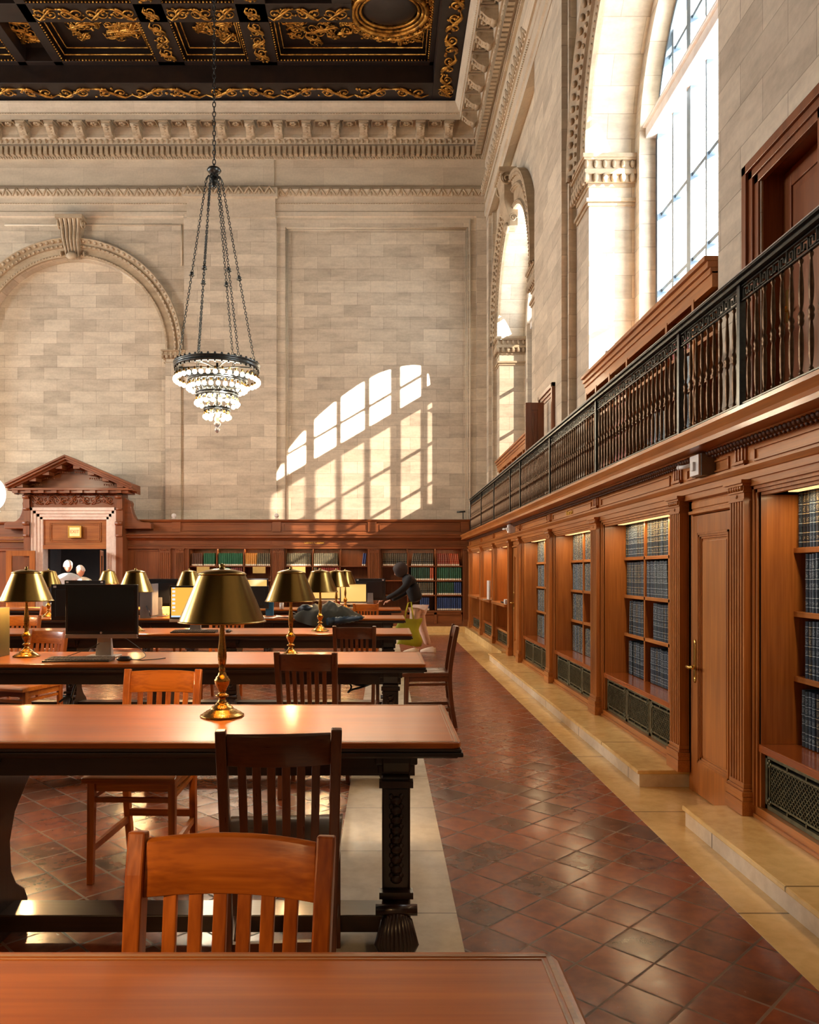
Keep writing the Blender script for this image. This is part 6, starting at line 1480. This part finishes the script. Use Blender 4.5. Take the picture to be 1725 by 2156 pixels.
# yellow-green tote bag hanging from the near arm
r = thing('tote_bag', (.42, 13.10, 0), 0, 'yellow-green tote bag hanging beside the hooded person', 'bag')
LIME = plain('lime_canvas', S((186, 190, 50)), .7, var=.12)
m = MB(); n = 10; G = []
for j in range(n + 1):
    z = .16 + .44 * j / n; row = []
    for i in range(16):
        a = 2 * PI * i / 16; cx_b = .20 * (abs(math.cos(a)) ** .6) * (1 if math.cos(a) > 0 else -1); yy = .07 * math.sin(a) * (.6 + .6 * math.sin(PI * (1 - j / n)))
        row.append(m.pt((cx_b + .03 * math.sin(j * .8), yy + .01 * math.sin(i + j), z + .012 * math.sin(i * 1.3) - (.05 * (cx_b / .2) if j < 6 else 0) * .5)))
    G.append(row)
for j in range(n):
    for i in range(16): m.face((G[j][i], G[j][(i+1) % 16], G[j+1][(i+1) % 16], G[j+1][i]), True)
m.face(G[0]); part(r, 'bag_body', m, LIME)
for s_ in (-1, 1):
    m = MB(); m.sweep([(-.07, s_ * .05, .58), (-.05, s_ * .045, .72), (-.01, s_ * .02, .86), (.04, s_ * .02, .88), (.06, s_ * .045, .72), (.08, s_ * .05, .58)], .022, .006, (0, 1, .1)); part(r, 'strap', m, LIME)
# two men near the doorway
def man(loc, rz, label, h, shirt, trouser, hairc, yaw, tilt, bag=None):
    k = h / 1.60; r = thing('person', loc, rz, label, 'person')
    P_ = [(0, 0, .86 * k, .15, .12), (0, 0, 1.0 * k, .15, .12), (0, .0, 1.18 * k, .165, .13), (0, 0, 1.27 * k, .12, .10), (0, -.01, 1.34 * k, .06), (-.19, 0, 1.24 * k, .066), (-.24, -.02, 1.0 * k, .055), (-.22, -.14, .84 * k, .042), (.19, 0, 1.24 * k, .066), (.24, -.02, 1.0 * k, .055), (.22, -.14, .84 * k, .042)]
    skin('shirt', P_, [(0, 1), (1, 2), (2, 3), (3, 4), (3, 5), (5, 6), (6, 7), (3, 8), (8, 9), (9, 10)], shirt, r)
    hand('hand', (-.22, -.15, .82 * k), (0, -.3, -1), (1, 0, 0), r); hand('hand', (.22, -.15, .82 * k), (0, -.3, -1), (1, 0, 0), r)
    P_ = [(0, 0, .84 * k, .15, .12), (-.10, 0, .72 * k, .09), (-.11, 0, .42 * k, .068), (-.12, .0, .09 * k, .052), (.10, 0, .72 * k, .09), (.11, 0, .42 * k, .068), (.12, 0, .09 * k, .052)]
    skin('trousers', P_, [(0, 1), (1, 2), (2, 3), (0, 4), (4, 5), (5, 6)], trouser, r); shoe(r, (-.12, 0, 0), D(180), M['plastic_b']); shoe(r, (.12, 0, 0), D(180), M['plastic_b'])
    hc = Vector((0, -.03, 1.475 * k)); m = MB(); head(m, hc, 1.0, yaw, tilt); part(r, 'head', m, SKIN)
    m = MB(); R = Matrix.Rotation(yaw, 3, 'Z') @ Matrix.Rotation(tilt, 3, 'X'); ids = []
    for j in range(9):
        row = []
        for i in range(20):
            a = 2 * PI * i / 20; fr = max(0, math.cos(a)); t = (j / 8) * (1.75 - .95 * fr); p = Vector((math.sin(t) * math.sin(a) * .082, -math.sin(t) * math.cos(a) * .100, math.cos(t) * .124)); row.append(m.pt(hc + R @ p))
        ids.append(row)
    for j in range(8):
        for i in range(20): m.face((ids[j][i], ids[j][(i+1) % 20], ids[j+1][(i+1) % 20], ids[j+1][i]), True)
    o = part(r, 'hair', m, hairc); 
    if bag:
        m = MB(); m.tube([(.14, .10, 1.28 * k), (.02, .15, 1.15 * k), (-.12, .14, 1.0 * k), (-.16, .08, .9 * k)], .012, 6); part(r, 'bag_strap', m, M['plastic_b'])
    return r
GH = plain('pale_grey_hair', S((216, 212, 204)), .8)
man((XP(144, 15.4), 15.4, 0), D(8), 'grey-haired man in a pale grey shirt seen from behind at the doorway', 1.62, plain('pale_grey_cotton', S((186, 190, 190)), .8), plain('dark_trousers', S((40, 42, 50)), .8), GH, D(150), .1, True)
man((XP(171, 15.9), 15.9, 0), D(0), 'balding man in a cream shirt facing the grey-haired man at the doorway', 1.52, plain('cream_cotton', S((222, 206, 176)), .8), plain('tan_trousers', S((120, 96, 70)), .8), plain('thin_white_hair', S((230, 214, 200)), .8), D(-25), .35)
